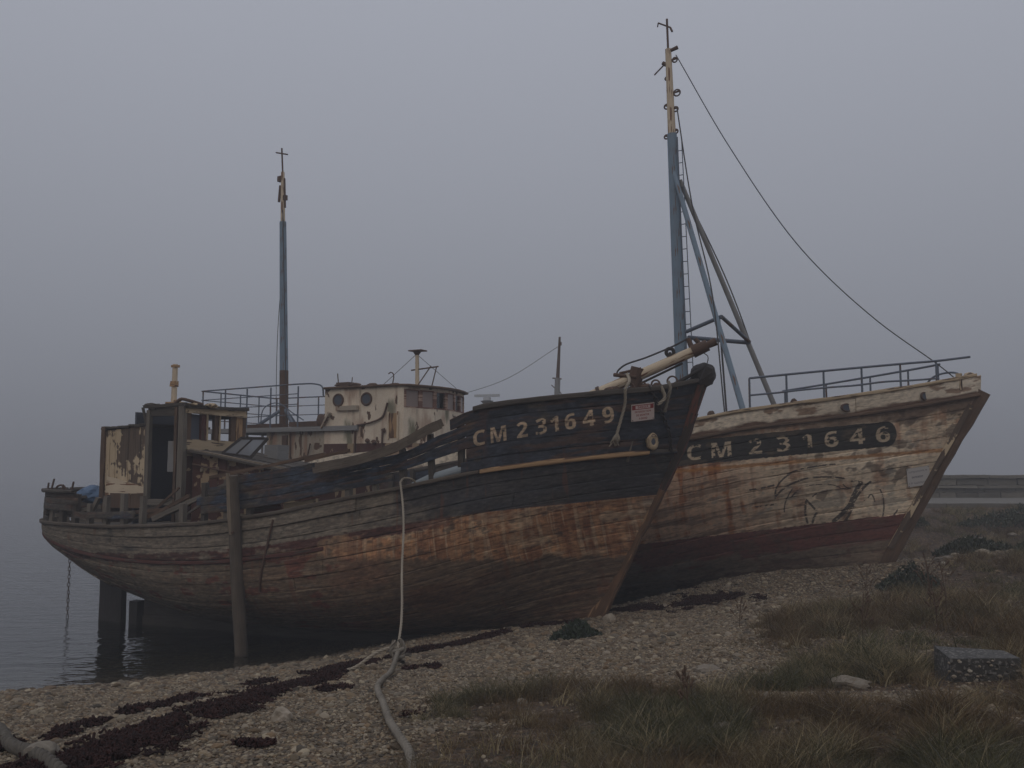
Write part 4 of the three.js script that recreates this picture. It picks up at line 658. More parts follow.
  part('mast_pole', rod(V(2.6, 6.38, 0), V(2.43, 10.87, 0), 0.125, 0.1, 12), M.bluePaint, mz);
  part('topmast', rod(V(2.43, 10.8, 0), V(2.38, 12.4, 0), 0.07, 0.055, 10), M.creamRust, mz);
  part('truck', [rod(V(2.38, 12.35, 0), V(2.32, 13.15, 0), 0.025), rod(V(2.1, 13.05, 0), V(2.55, 12.92, 0), 0.022), rod(V(2.3, 12.0, 0), V(2.26, 11.5, 0), 0.04), rod(V(2.45, 12.2, 0), V(2.5, 11.3, 0), 0.03), bx(0.14, 0.16, 0.14, 2.3, 12.2, 0), bx(0.1, 0.14, 0.1, 2.5, 11.6, 0)], M.rustSteel, mz);
  part('mast_strut', [rod(V(2.65, 5.3, 0), V(2.0, 4.64, 0.7), 0.05), rod(V(2.65, 5.3, 0), V(3.5, 4.64, 0.5), 0.05), rod(V(2.65, 5.3, 0), V(2.6, 4.64, -0.8), 0.05)], M.blueRail, mz);
  part('mast_stay', tube([V(2.45, 10.7, -0.1), V(1.8, 7.6, -0.6), V(1.2, 4.7, -1.3)], 0.01, 20, 5), M.cable, mz);
  part('halyard', tube([V(2.52, 11.2, 0.12), V(2.75, 8, 0.2), V(3.0, 4.8, 0.3)], 0.014, 20, 5), M.cable, mz);
}

// ================================================================== a third boat, farther out
{
  const far = place(thing('fishing_boat', 'far fishing boat hidden but for a thin mast and white radar bar', 'boat', 'wrecked wooden fishing boats'), -7.6, 43.0, 16);
  const F = makeHull({ L: 15, a0: 0.3, b: spl([0.3, 0.5, 1.2, 3, 7, 11, 13.5, 15], [0.02, 0.7, 1.4, 2, 2.2, 1.9, 1.1, 0.07]), c: spl([0, 5, 10, 15], [1.9, 1.9, 2.4, 3.4]), ga: spl([0.3, 2, 8, 13, 15], [0.35, 2.4, 8, 12.3, 13.6]), gc: spl([0.35, 2, 4, 13.6], [1.8, 0.6, -0.5, -0.4]), n: spl([0, 4, 8, 12, 15], [1.5, 3.5, 5, 2.2, 1.1]), hb: () => 0.6, rake: () => 0, lean: () => 0 });
  part('hull', skinGeo(F.hull, (t, v) => [t * 15, v * 3], 0), M.navyWood, far); part('bulwark', skinGeo(F.wall, (t, v) => [t * 15, v], 0), M.navyWood, far); part('deck', deckGeo(F, -0.1, 0.5, 14.9, 0.03), M.woodDark, far);
  part('wheelhouse', [bx(2.0, 2.5, 2.4, 6.4, 3.2, 0), bx(2.2, 0.08, 2.6, 6.4, 4.5, 0)], M.greyWall, far);
  const mp = part('mast', rod(V(9.75, 2.0, 0), V(9.98, 7.5, 0), 0.16, 0.12, 10), M.greyPaint, far); part('topmast', rod(V(9.98, 7.45, 0), V(10.08, 9.3, 0), 0.085, 0.05, 8), M.rustSteel, mp);
  for (const g of [rod(V(9.75, 7.5, 0), V(10.15, 7.45, 0), 0.03), rod(V(9.7, 7.2, 0), V(9.85, 7.05, 0), 0.02), rod(V(10.0, 7.0, 0), V(10.2, 6.7, 0), 0.02), bx(0.12, 0.14, 0.12, 10.1, 9.0, 0), bx(0.1, 0.1, 0.1, 9.8, 5.9, 0)]) part('mast_fitting', g, M.rustSteel, mp);
  part('mast_stay', tube([V(10.05, 8.9, 0), V(7.6, 7.5, 0), V(4.5, 6.6, 0), V(1.5, 5.6, 0)], 0.012, 30, 5), M.cable, far);
  const rs = part('radar_stand', [rod(V(6.75, 4.5, 0), V(6.75, 6.4, 0), 0.07), new THREE.CylinderGeometry(0.3, 0.1, 0.22, 12).translate(6.75, 6.45, 0)], M.greyPaint, far); part('radar_bar', [bx(1.15, 0.11, 0.14, 6.75, 6.8, 0, null, 0.002), bx(0.3, 0.14, 0.2, 6.75, 6.65, 0)], mat({ color: 0xb8b8b8 }), rs);
}

// ------------------------------------------------------------------ causeway beyond the bows: road, kerb, wall
function strip(x0, x1, d0, d1, y, n, tilt = 0) { const g = new THREE.PlaneGeometry(x1 - x0, d1 - d0, n, 4); g.rotateX(-Math.PI / 2); g.translate((x0 + x1) / 2, y, -(d0 + d1) / 2); const u = g.attributes.uv, p = g.attributes.position; for (let i = 0; i < u.count; i++) u.setXY(i, p.getX(i) / 3, p.getZ(i) / 3); return g; }
{
  const asphalt = colorTex(512, 512, (u, v) => { const n = fbm(u * 120, v * 120, 5, 2, 120, 120), l = fbm(u * 4, v * 4, 6, 4, 4, 4), k = 0.1 + 0.04 * n + 0.05 * l; return [k * 1.0, k * 0.97, k * 0.92]; });
  const road = sh(new THREE.Mesh(strip(9, 140, 32.5, 42.0, 2.26, 60), mat({ map: asphalt }))); road.name = 'road'; road.userData.kind = 'structure'; scene.add(road);
  const kerb = sh(new THREE.Mesh(mergeGeometries([0, 1, 2, 3, 4, 5, 6, 7, 8, 9, 10, 11, 12, 13, 14, 15, 16, 17, 18, 19].map((i) => clean(bx(2.96, 0.3, 0.3, 10.5 + i * 3, 2.2, -32.4)))), mat({ map: asphalt }))); kerb.name = 'kerb'; kerb.userData.kind = 'structure'; scene.add(kerb);
  const w = thing('stone_wall', 'long low grey stone wall along the far side of the road', 'wall');
  const wm = [1, 0.82, 1.15].map((k, i) => wood([0.2 * k, 0.19 * k, 0.175 * k], [0.12 * k, 0.115 * k, 0.1 * k], null, 0, 200 + i));
  part('wall_core', bx(80, 0.98, 0.5, 49, 2.65, -42.6), wm[1], w);
  for (let r = 0; r < 3; r++) { let x = 9 + (r % 2) * 0.6; while (x < 60) { const l = rr(0.7, 1.5); part('stone', bx(l - 0.03, 0.3, 0.12, x + l / 2, 2.34 + r * 0.315, -42.32 + rr(-0.02, 0.02), null, 0.03), wm[Math.floor(R() * 3)], w); x += l; } }
  for (let x = 9; x < 60; x += 1.8) part('coping_stone', bx(1.77, 0.14, 0.7, x + 0.9, 3.2 + rr(-0.01, 0.01), -42.5, null, 0.02), wm[Math.floor(R() * 3)], w);
  for (let x = 9; x < 60; x += 2.4) part('ledge_stone', bx(2.37, 0.1, 0.3, x + 1.2, 2.74, -42.2, null, 0.015), wm[Math.floor(R() * 3)], w);
}

// ------------------------------------------------------------------ timber leg against the dark hull
{
  const t = thing('timber_post', 'tall weathered timber leg leaning upright against the dark hull in the water', 'post');
  const g = new THREE.CylinderGeometry(0.105, 0.125, 4.2, 10, 14), p = g.attributes.position, u = g.attributes.uv;
  for (let i = 0; i < p.count; i++) { const a = Math.atan2(p.getZ(i), p.getX(i)), k = 1 + 0.16 * (vn(a * 1.3 + 5, p.getY(i) * 0.9, 3) - 0.5) + 0.08 * (vn(a * 4, p.getY(i) * 0.4, 6) - 0.5); p.setX(i, p.getX(i) * k); p.setZ(i, p.getZ(i) * k); u.setXY(i, p.getY(i), a * 0.15); }
  g.computeVertexNormals(); part('timber', g, M.postWood, t);
  part('split_face', bx(0.07, 1.1, 0.05, -0.05, 1.6, 0.08, null, 0.015), M.woodPale, t);
  part('iron_bolt', [rod(V(0, 1.1, -0.1), V(0, 1.1, 0.18), 0.025)], M.rustSteel, t);
  const L = (a, c, b) => V(-11.1 + a * 0.9232 - b * 0.3843, c, -(21.9 - a * 0.3843 - b * 0.9232));
  const lo = L(7.56, -0.75, 1.9), hi = L(7.58, 3.38, 2.42), d = hi.clone().sub(lo); t.position.copy(lo.clone().add(hi).multiplyScalar(0.5)); t.quaternion.setFromUnitVectors(V(0, 1, 0), d.normalize());
}
const onBlue = (a, c, b) => V(-11.1 + a * 0.9232 - b * 0.3843, c, -(21.9 - a * 0.3843 - b * 0.9232));
const onWhite = (a, c, b) => V(-9.0 + a * 0.891 - b * 0.454, c, -(28.2 - a * 0.454 - b * 0.891));
const gp = (X, d, up = 0) => V(X, height(X, d) + up, -d);

// ------------------------------------------------------------------ ropes and chain
{
  const t = thing('mooring_rope', 'pale mooring rope hanging from the dark hull, knotted to a thick grey hawser', 'rope');
  const top = onBlue(10.95, 3.3, 2.28), mid = gp(-1.5, 12.35, 0.22), k0 = gp(-1.45, 12.1, 0.1);
  const a = []; for (let i = 0; i <= 8; i++) { const q = i / 8, p = top.clone().lerp(mid, q); p.y -= 0.16 * Math.sin(q * Math.PI); p.x += 0.07 * Math.sin(q * Math.PI) + 0.02 * Math.sin(q * 9); a.push(p); }
  part('thin_line', ropeGeo(a, 0.018, 3, 10, 260), M.rope, t);
  part('thin_line_end', ropeGeo([onBlue(10.95, 3.3, 2.28), onBlue(10.97, 3.36, 2.2), onBlue(11.05, 3.34, 2.05), onBlue(11.1, 3.2, 1.9)], 0.018, 3, 8, 20), M.rope, t);
  const kn = []; for (let i = 0; i <= 30; i++) { const q = i / 30 * 12.5; kn.push(V(k0.x + 0.06 * Math.cos(q), k0.y + 0.14 - i * 0.006, k0.z + 0.055 * Math.sin(q))); } part('knot', tube(kn, 0.028, 90, 6), M.ropeGrey, t);
  part('loop', ropeGeo([V(k0.x - 0.05, k0.y + 0.24, k0.z), V(k0.x - 0.09, k0.y + 0.1, k0.z + 0.02), V(k0.x, k0.y + 0.02, k0.z + 0.03), V(k0.x + 0.07, k0.y + 0.12, k0.z), V(k0.x + 0.02, k0.y + 0.25, k0.z)], 0.03, 3, 8, 30), M.ropeGrey, t);
  part('loose_end', ropeGeo([V(k0.x - 0.03, k0.y + 0.16, k0.z), V(k0.x - 0.25, k0.y + 0.1, k0.z + 0.02), gp(-2.0, 12.0, 0.05), gp(-2.15, 11.9, 0.03)], 0.022, 3, 8, 24), M.rope, t);
  part('hawser', ropeGeo([V(k0.x, k0.y + 0.1, k0.z + 0.02), gp(-1.42, 11.2, 0.07), gp(-1.4, 10.3, 0.06), gp(-1.33, 9.4, 0.06), gp(-1.14, 8.4, 0.06), gp(-0.98, 7.6, 0.06), gp(-0.83, 6.9, 0.06), gp(-0.68, 6.3, 0.06), gp(-0.62, 5.9, 0.05), gp(-0.5, 5.2, 0.04)], 0.03, 3, 8, 360), M.ropeGrey, t);
}
{
  const t = thing('old_hawser', 'thick dark laid rope coming down into the lower left corner of the shingle', 'rope');
  part('hawser', ropeGeo([gp(-6.6, 10.6, 0.05), gp(-5.6, 9.6, 0.05), gp(-4.9, 8.8, 0.05), gp(-4.35, 8.1, 0.06), gp(-3.85, 7.35, 0.06), gp(-3.3, 6.7, 0.05), gp(-2.9, 6.2, 0.05)], 0.05, 3, 6, 300), M.ropeDark, t);
  const g = lump(0.1, 5.5, 1.3, 0.8, 1, 2, 0.3); const p = gp(-3.38, 6.85, 0.06); g.translate(p.x, p.y, p.z); part('turn_of_rope', g, M.ropeGrey, t);
}
{
  const t = thing('hanging_chain', 'rusty chain hanging from the round stern down into the sea', 'chain'), top = onBlue(1.12, 1.86, 0.05), link = new THREE.TorusGeometry(0.036, 0.011, 5, 10).scale(0.75, 1.35, 1);
  for (let i = 0; i < 22; i++) { const o = sh(new THREE.Mesh(link, M.rustSteel)); o.name = 'link'; o.position.set(top.x, top.y - i * 0.088 + 0.1, top.z); o.rotation.y = (i % 2) * Math.PI / 2 + 0.4; o.rotation.z = 0.06 * Math.sin(i); t.add(o); }
}
{ // pale line hanging over the bow with a frayed end
  const t = thing('frayed_line', 'pale frayed line hanging over the dark bow beside the red warning sign', 'rope');
  const P = (a, w, o) => { const q = BH.tOf(a), p = BH.wall(q, w).addScaledVector(normalOf(BH.wall, q, w), o); return onBlue(p.x, p.y, p.z); };
  const w0 = P(14.24, 1.18, 0.0);
  part('line', ropeGeo([onBlue(14.42, 5.14, 0.62), P(14.26, 1.14, -0.05), P(14.26, 1.04, 0.07), P(14.27, 0.8, 0.04), P(14.26, 0.5, 0.035), P(14.25, 0.34, 0.04)], 0.026, 3, 8, 50), M.rope, t);
  const fr = []; for (let i = 0; i < 14; i++) fr.push(tube([P(14.25, 0.37, 0.05), P(14.25 + rr(-0.05, 0.05), 0.27, 0.05 + rr(0, 0.04)), P(14.25 + rr(-0.07, 0.07), 0.15 + rr(0, 0.06), 0.03)], 0.012, 6, 4)); part('frayed_end', fr, M.rope, t);
  const t2 = thing('frayed_line', 'short grey rag of rope caught on the rail near the stem of the dark boat', 'rope');
  part('line', ropeGeo([P(14.74, 1.08, -0.05), P(14.76, 1.0, 0.06), P(14.78, 0.8, 0.05), P(14.79, 0.62, 0.05)], 0.03, 3, 8, 30), M.ropeGrey, t2);
  part('rag', ropeGeo([P(14.68, 1.02, 0.04), P(14.72, 0.85, 0.08), P(14.67, 0.75, 0.06)], 0.03, 3, 8, 20), M.rope, t2);
  const t3 = thing('anchor_chain', 'dark slack chain slung down across the bow of the dark boat to its stem', 'chain');
  const c = new THREE.CatmullRomCurve3([P(14.55, 1.02, 0.03), P(14.68, 0.75, 0.05), P(14.82, 0.5, 0.05), P(14.93, 0.28, 0.06), P(15.0, 0.05, 0.08)]), lk = new THREE.TorusGeometry(0.036, 0.014, 5, 10).scale(0.8, 1.3, 1), n = Math.round(c.getLength() / 0.075);
  for (let i = 0; i <= n; i++) { const o = sh(new THREE.Mesh(lk, M.darkSteel)); o.name = 'link'; o.position.copy(c.getPointAt(i / n)); o.quaternion.setFromUnitVectors(V(0, 1, 0), c.getTangentAt(i / n)); o.rotateY((i % 2) * 1.57); t3.add(o); }
}

// ------------------------------------------------------------------ spar on the bow
{
  const t = thing('derrick_boom', 'cream painted derrick boom lying out over the bow of the dark boat', 'boom');
  const p = onBlue(13.35, 4.58, 0.75), q = onBlue(15.66, 5.56, 0.38), m = (k, y = 0) => p.clone().lerp(q, k).add(V(0, y, 0));
  part('boom', rod(p, q, 0.1, 0.085, 14), M.creamRust, t);
  part('boom_end', [rod(m(0.93), m(1.04), 0.115, 0.1, 10), rod(m(1.03), m(1.1), 0.06, 0.07, 8)], M.rustSteel, t);
  part('end_lug', [rod(m(0.93, 0.05), m(0.9, 0.26), 0.05, 0.04), rod(m(0.99, 0.05), m(0.95, 0.2), 0.04)], M.rustSteel, t);
  { const g = new THREE.TorusGeometry(0.065, 0.032, 8, 14), b = m(0.77, 0.16); g.translate(b.x, b.y, b.z); part('block', [g, rod(m(0.77, 0.02), b, 0.025)], M.darkSteel, t); }
  part('guy_wire', tube([m(0.9, 0.26), m(0.8, 0.24), m(0.6, 0.25), m(0.43, 0.28), m(0.38, 0.2), m(0.41, 0.1)], 0.016, 30, 5), M.cable, t);
  part('collar', [rod(m(0.36, 0.2), m(0.52, -0.02).add(V(0, 0, 0.12)), 0.035), rod(m(0.4, 0.18), m(0.56, 0.1), 0.025), rod(m(0.5, -0.15), m(0.54, 0.13), 0.12, 0.13, 10)], M.rustSteel, t);
  part('lower_bar', rod(m(0.45, -0.16), m(0.86, -0.12), 0.02), M.darkSteel, t);
  for (const k of [0.12, 0.25]) part('strap', [rod(m(k - 0.012), m(k + 0.012), 0.117, 0.117, 12)], M.rustSteel, t);
  part('wire_tail', tube([m(1.0, -0.08), m(1.04, -0.2), m(1.0, -0.45), m(0.97, -0.55)], 0.008, 16, 4), M.cable, t);
}

// ------------------------------------------------------------------ notices
function signTex(w, h, draw) { const c = document.createElement('canvas'); c.width = w; c.height = h; const x = c.getContext('2d'); draw(x); const t = new THREE.CanvasTexture(c); t.colorSpace = THREE.SRGBColorSpace; return t; }
function plateOn(f, toWorld, a, w, W, H, tilt, tex, name, label) {
  const t = thing(name, label, 'sign');
  const q = (da, dy) => { const k = f(a + da * 0.98, w + dy); return toWorld(k.x, k.y, k.z); };
  const c = q(0, 0), ux = q(0.15, 0).sub(q(-0.15, 0)).normalize(), uy = q(0, 0.1).sub(q(0, -0.1)).normalize(), n = ux.clone().cross(uy).normalize(); uy.copy(n.clone().cross(ux));
  t.position.copy(c).addScaledVector(n, 0.03); t.quaternion.setFromRotationMatrix(new THREE.Matrix4().makeBasis(ux, uy, n)); t.rotateZ(tilt);
  const pl = new THREE.PlaneGeometry(W, H, 6, 4), p = pl.attributes.position; for (let i = 0; i < p.count; i++) p.setZ(i, 0.0085 + 0.006 * Math.sin(p.getX(i) * 9 + 1)); pl.computeVertexNormals();
  part('printed_face', pl, mat({ map: tex, roughness: 0.7 }), t); const b = new THREE.BoxGeometry(W, H, 0.006, 6, 4, 1), bp = b.attributes.position; for (let i = 0; i < bp.count; i++) bp.setZ(i, bp.getZ(i) + 0.006 * Math.sin(bp.getX(i) * 9 + 1)); part('plate', b, M.woodPale, t);
  for (const [x, y] of [[-1, -1], [1, -1], [1, 1], [-1, 1]]) { const s = new THREE.CylinderGeometry(0.008, 0.008, 0.02, 8).rotateX(Math.PI / 2); s.translate(x * (W / 2 - 0.02), y * (H / 2 - 0.02), 0.008); part('screw', s, M.rustSteel, t); }
}
plateOn((a, w) => BH.wall(BH.tOf(a), w), onBlue, 14.52, 0.66, 0.42, 0.29, 0.02, signTex(420, 270, (x) => {
  x.fillStyle = '#c9b7ae'; x.fillRect(0, 0, 420, 270); x.fillStyle = '#8a2a28'; x.fillRect(14, 14, 392, 74); x.fillStyle = '#c9b7ae'; x.fillRect(76, 26, 268, 50); x.fillStyle = '#8a2a28'; x.textAlign = 'center'; x.font = 'bold 48px sans-serif'; x.fillText('DANGER', 210, 68);
  x.font = 'bold 42px sans-serif'; x.fillText('INTERDICTION', 210, 138, 380); x.fillText('DE MONTER', 205, 192); x.fillText('A BORD', 215, 246);
}), 'warning_sign', 'small white and red danger notice nailed to the dark bow');
{ const P = (a, w) => WH.hull(WH.tOf(a), w); // hull() takes girth: move up the side
  plateOn(P, onWhite, 20.3, 0.6, 0.46, 0.4, 0.0, signTex(460, 400, (x) => {
    x.fillStyle = '#c6c0ba'; x.fillRect(0, 0, 460, 400); x.fillStyle = '#56525c'; x.textAlign = 'center'; const worn = (x0, x1, y, h, sd) => { const q = rngOf(sd); for (let u = x0; u < x1; u += 20) { if (q() < 0.14) continue; const w = 8 + q() * 8; x.fillRect(u, y - h * (0.8 + 0.2 * q()), 5, h * 0.95); x.fillRect(u, y - h * q(), w, 6); } }; /* faded lines, no longer readable */ worn(40, 410, 100, 38, 3); worn(25, 420, 345, 38, 5); x.font = 'bold 54px sans-serif'; x.fillText('INTERDIT', 205, 222, 230);
  }), 'notice_board', 'faded pale notice fixed near the stem of the white boat'); }

// ------------------------------------------------------------------ odds and ends aboard
{ const a = onBlue(11.0, 3.26, 1.95), b = onBlue(12.05, 3.56, 1.8); solo('plastic_tube', [rod(a, a.clone().lerp(b, 0.3), 0.03, 0.08, 12), rod(a.clone().lerp(b, 0.3), b, 0.08, 0.085, 12)], M.paleBlue, 'pale blue tapered plastic tube lying behind the broken bulwark', 'tube'); }
{ const g = lump(0.26, 2.2, 1.2, 0.7, 0.9, 3, 0.35); const p = onBlue(2.95, 2.98, 1.15); g.translate(p.x, p.y, p.z); solo('blue_tarp', g, M.tarp, 'crumpled bright blue tarpaulin on the stern of the dark boat', 'tarp'); }

// ------------------------------------------------------------------ single stones, slab, plant clump
const stoneM = [[0.32, 0.29, 0.25], [0.22, 0.2, 0.175], [0.15, 0.135, 0.12], [0.38, 0.36, 0.32]].map((c, i) => { const t = colorTex(256, 256, (u, v) => { const n = fbm(u * 6, v * 6, 300 + i, 5, 6, 6), s = fbm(u * 40, v * 40, 310 + i, 2, 40, 40), k = 0.6 + 0.5 * n + 0.25 * s; return [c[0] * k, c[1] * k, c[2] * k * (0.95 + 0.1 * n)]; }); t.repeat.set(2, 2); return mat({ map: t, bumpMap: roughBump, bumpScale: 0.01 }); });
function stone(X, d, r, m, label, group, sx = 1.3, sy = 0.75, sz = 1, name = 'stone') { const g = lump(r, X * 3.7 + d, sx, sy, sz, 3, 0.32); g.rotateY(X * 5); const o = solo(name, g, stoneM[m], label, 'stone', group); o.position.copy(gp(X, d, r * sy * 0.35)); return o; }
stone(-1.93, 8.0, 0.085, 0, 'pale pointed stone on the shingle right of the seaweed line', null, 1.1, 1.0, 0.9);
stone(1.62, 15.7, 0.1, 0, 'pale triangular stone beside the foot of the dark stem', null, 1.2, 0.9, 0.9);
stone(1.52, 6.85, 0.08, 1, 'rounded pale stone lying in the foreground grass', null);
stone(3.02, 8.5, 0.12, 1, 'flat tan stone slab showing through the grass left of the concrete block', null, 1.7, 0.5, 0.9);
stone(2.1, 7.95, 0.08, 1, 'long narrow pale stone in the grass below the shingle', null, 2.2, 0.5, 0.8);
stone(3.3, 9.6, 0.045, 3, 'small white stone in the grass uphill of the tan slab', null);
stone(2.02, 9.85, 0.09, 1, 'flat grey-tan stone where the shingle meets the grass tongue', null, 1.8, 0.5, 1);
for (let i = 0; i < 48; i++) { const d = rr(18.5, 28), X = 8.6 + (d - 19) * 0.5 + 7 * R() * R(); stone(X, d, 0.05 + 0.14 * R() * R(), Math.floor(R() * 4), 'small rock strewn on the bank between the white bow and the road', 'rocks on the bank below the road', rr(1.1, 1.8), rr(0.5, 0.8), 1, 'bank_rock'); }
{ const t = thing('concrete_block', 'dark rectangular block of pebbly concrete half sunk in the grass at right', 'block'); const c = colorTex(512, 512, (u, v) => { const n = fbm(u * 50, v * 50, 401, 3, 50, 50), l = fbm(u * 5, v * 5, 402, 4, 5, 5), p = sm(0.62, 0.72, n); const k = 0.05 + 0.04 * l + 0.13 * p; return [k * 0.97, k * 0.98, k]; }); const g = bx(0.6, 0.34, 0.4, 0, 0, 0, null, 0.022); part('block', g, mat({ map: c, bumpMap: roughBump, bumpScale: 0.02 }), t); t.position.copy(gp(4.1, 8.35, 0.05)); t.rotation.y = -0.08; for (let i = 0; i < 26; i++) { const q = lump(rr(0.008, 0.02), i * 2.2, 1.2, 0.8, 1, 1, 0.3); q.translate(rr(-0.33, 0.33), rr(-0.05, 0.15), 0.2); part('pebble', q, stoneM[i % 4], t); } }

// ------------------------------------------------------------------ shingle, weed and grass
const inView = (X, d, m = 0.6) => d > 4.6 && Math.abs(X) < d * 0.565 + m;
function scatter(name, geos, material, list, label, category, useColor = true) {
  const per = geos.map(() => []); list.forEach((e, i) => per[i % geos.length].push(e));
  const root = new THREE.Group(); root.name = name; root.userData = { label, category, kind: 'stuff' }; scene.add(root);
  geos.forEach((g, k) => { const im = new THREE.InstancedMesh(g, material, per[k].length); im.name = name + '_piece'; im.userData.kind = 'stuff'; per[k].forEach((e, i) => { im.setMatrixAt(i, e.m); if (useColor) im.setColorAt(i, e.c); }); im.castShadow = im.receiveShadow = true; root.add(im); });
  return root;
}
const mtx = (X, y, d, rx, ry, rz, sx, sy, sz) => new THREE.Matrix4().compose(V(X, y, -d), new THREE.Quaternion().setFromEuler(new THREE.Euler(rx, ry, rz, 'YXZ')), V(sx, sy, sz));
const col = (r, g, b) => new THREE.Color().setRGB(r, g, b);
const weedLines = [
  { p: [[-3.15, 6.0], [-3.0, 6.7], [-2.84, 7.6], [-2.7, 9.0], [-2.42, 10.5], [-2.25, 12.2], [-1.75, 13.5], [-0.3, 15.2], [1.1, 16.2]], w: [0.15, 0.14, 0.12, 0.09, 0.075, 0.055, 0.05, 0.045, 0.045], n: 7500 },
  { p: [[-4.1, 7.2], [-3.85, 7.7], [-3.62, 8.8], [-3.35, 9.9], [-3.0, 11.0], [-2.6, 12.2]], w: [0.07, 0.08, 0.06, 0.05, 0.04, 0.04], n: 900 },
  { p: [[1.9, 17.3], [2.9, 17.6], [3.7, 17.55], [4.5, 17.6]], w: [0.2, 0.35, 0.35, 0.15], n: 2600 },
  { p: [[-1.95, 9.6], [-1.75, 10.0]], w: [0.05, 0.05], n: 60 }, { p: [[-1.95, 7.0], [-1.8, 7.2]], w: [0.05, 0.05], n: 60 }, { p: [[-1.3, 11.6], [-0.9, 11.7]], w: [0.05, 0.04], n: 60 }, { p: [[-0.95, 8.05], [-0.8, 8.1]], w: [0.03, 0.03], n: 25 },
];
{ // pebbles
  const geos = [1, 2, 3].map((k) => lump(1, k * 7.7, 1.25, 0.7, 1, 1, 0.28));
  const tint = [[0.3, 0.255, 0.2], [0.2, 0.17, 0.14], [0.4, 0.365, 0.31], [0.13, 0.115, 0.1], [0.24, 0.18, 0.125], [0.33, 0.3, 0.27], [0.27, 0.22, 0.165], [0.16, 0.12, 0.09]], list = [], rnd = rngOf(99);
  const add = (X, d, r) => { const t = tint[Math.floor(rnd() * 8)], k = 0.42 + 0.55 * rnd(); const wet = 1 - 0.5 * (1 - sm(-0.1, 0.7, shore(X, d))); const fl = 0.7 + 0.5 * rnd(); list.push({ m: mtx(X, height(X, d) + r * 0.22, d, (rnd() - 0.5) * 0.9, rnd() * 6.28, (rnd() - 0.5) * 0.9, r, r * fl, r * (0.8 + 0.4 * rnd())), c: col(t[0] * k * wet, t[1] * 0.89 * k * wet, t[2] * 0.7 * k * wet) }); };
  for (let i = 0; i < 640000; i++) {
    const d = 4.8 + 20 * Math.sqrt(rnd()) * (0.42 + 0.58 * rnd()), X = (rnd() * 2 - 1) * (d * 0.58 + 0.5); if (!inView(X, d)) continue;
    const s = shore(X, d); if (s < -1.6 || s > 40) continue; const g = grassAt(X, d); if (rnd() < g * 0.93) continue; if (d > 12 && rnd() < 0.25) continue;
    const q = rnd(); add(X, d, (0.006 + 0.012 * q * q + (rnd() < 0.012 ? 0.022 * rnd() + 0.008 : 0)) * (d > 12 ? 1.35 : 1));
  }
  scatter('shingle_pebbles', geos, mat({ color: 0xffffff, roughness: 0.85 }), list, 'brown and grey shingle pebbles covering the beach', 'shingle');
}
{ // seaweed thrown up in lines
  const rib = (seed) => { const rnd = rngOf(seed), gs = []; for (let k = 0; k < 7; k++) { const L = 0.05 + 0.09 * rnd(), a0 = rnd() * 6.28, pts = []; let x = (rnd() - 0.5) * 0.06, z = (rnd() - 0.5) * 0.06, a = a0; for (let i = 0; i < 5; i++) { pts.push(V(x, 0.01 + 0.045 * rnd() * rnd(), z)); x += Math.cos(a) * L / 4; z += Math.sin(a) * L / 4; a += (rnd() - 0.5) * 1.8; } gs.push(tube(pts, 0.006 + 0.006 * rnd(), 8, 4).scale(1, 0.8, 1)); } return mergeGeometries(gs.map(clean)); };
  const list = [], rnd = rngOf(7);
  for (const L of weedLines) for (let i = 0; i < L.n; i++) { const q = rnd() * (L.p.length - 1), k = Math.floor(q), f = q - k, a = L.p[k], b = L.p[k + 1], w = mix(L.w[k], L.w[k + 1], f), gs = rnd() + rnd() + rnd() + rnd() - 2, off = (rnd() < 0.14 ? gs * w * 2.6 : gs * w * 0.95) * (0.45 + 1.1 * fbm(q * 5, L.n, 57, 3)); const ex = b[0] - a[0], ed = b[1] - a[1], l = Math.hypot(ex, ed), X = mix(a[0], b[0], f) + ed / l * off + (fbm(q * 3, 1, 55, 2) - 0.5) * 0.3, d = mix(a[1], b[1], f) - ex / l * off; if (fbm(X * 2.6, d * 1.8, 71, 3) < (L.n > 3000 ? 0.33 : 0.44)) continue; const s = 0.5 + 0.5 * rnd(), t = 0.4 + 0.9 * rnd(); list.push({ m: mtx(X, height(X, d) + 0.012, d, 0, rnd() * 6.28, 0, s, s * (0.8 + 0.8 * rnd()), s), c: col(0.034 * t, 0.012 * t, 0.009 * t) }); }
  scatter('seaweed', [rib(1), rib(2), rib(3)], new THREE.MeshPhysicalMaterial({ color: 0xffffff, roughness: 0.7, specularIntensity: 0.35 }), list, 'dark red-brown seaweed lying in tide lines on the shingle', 'seaweed');
}
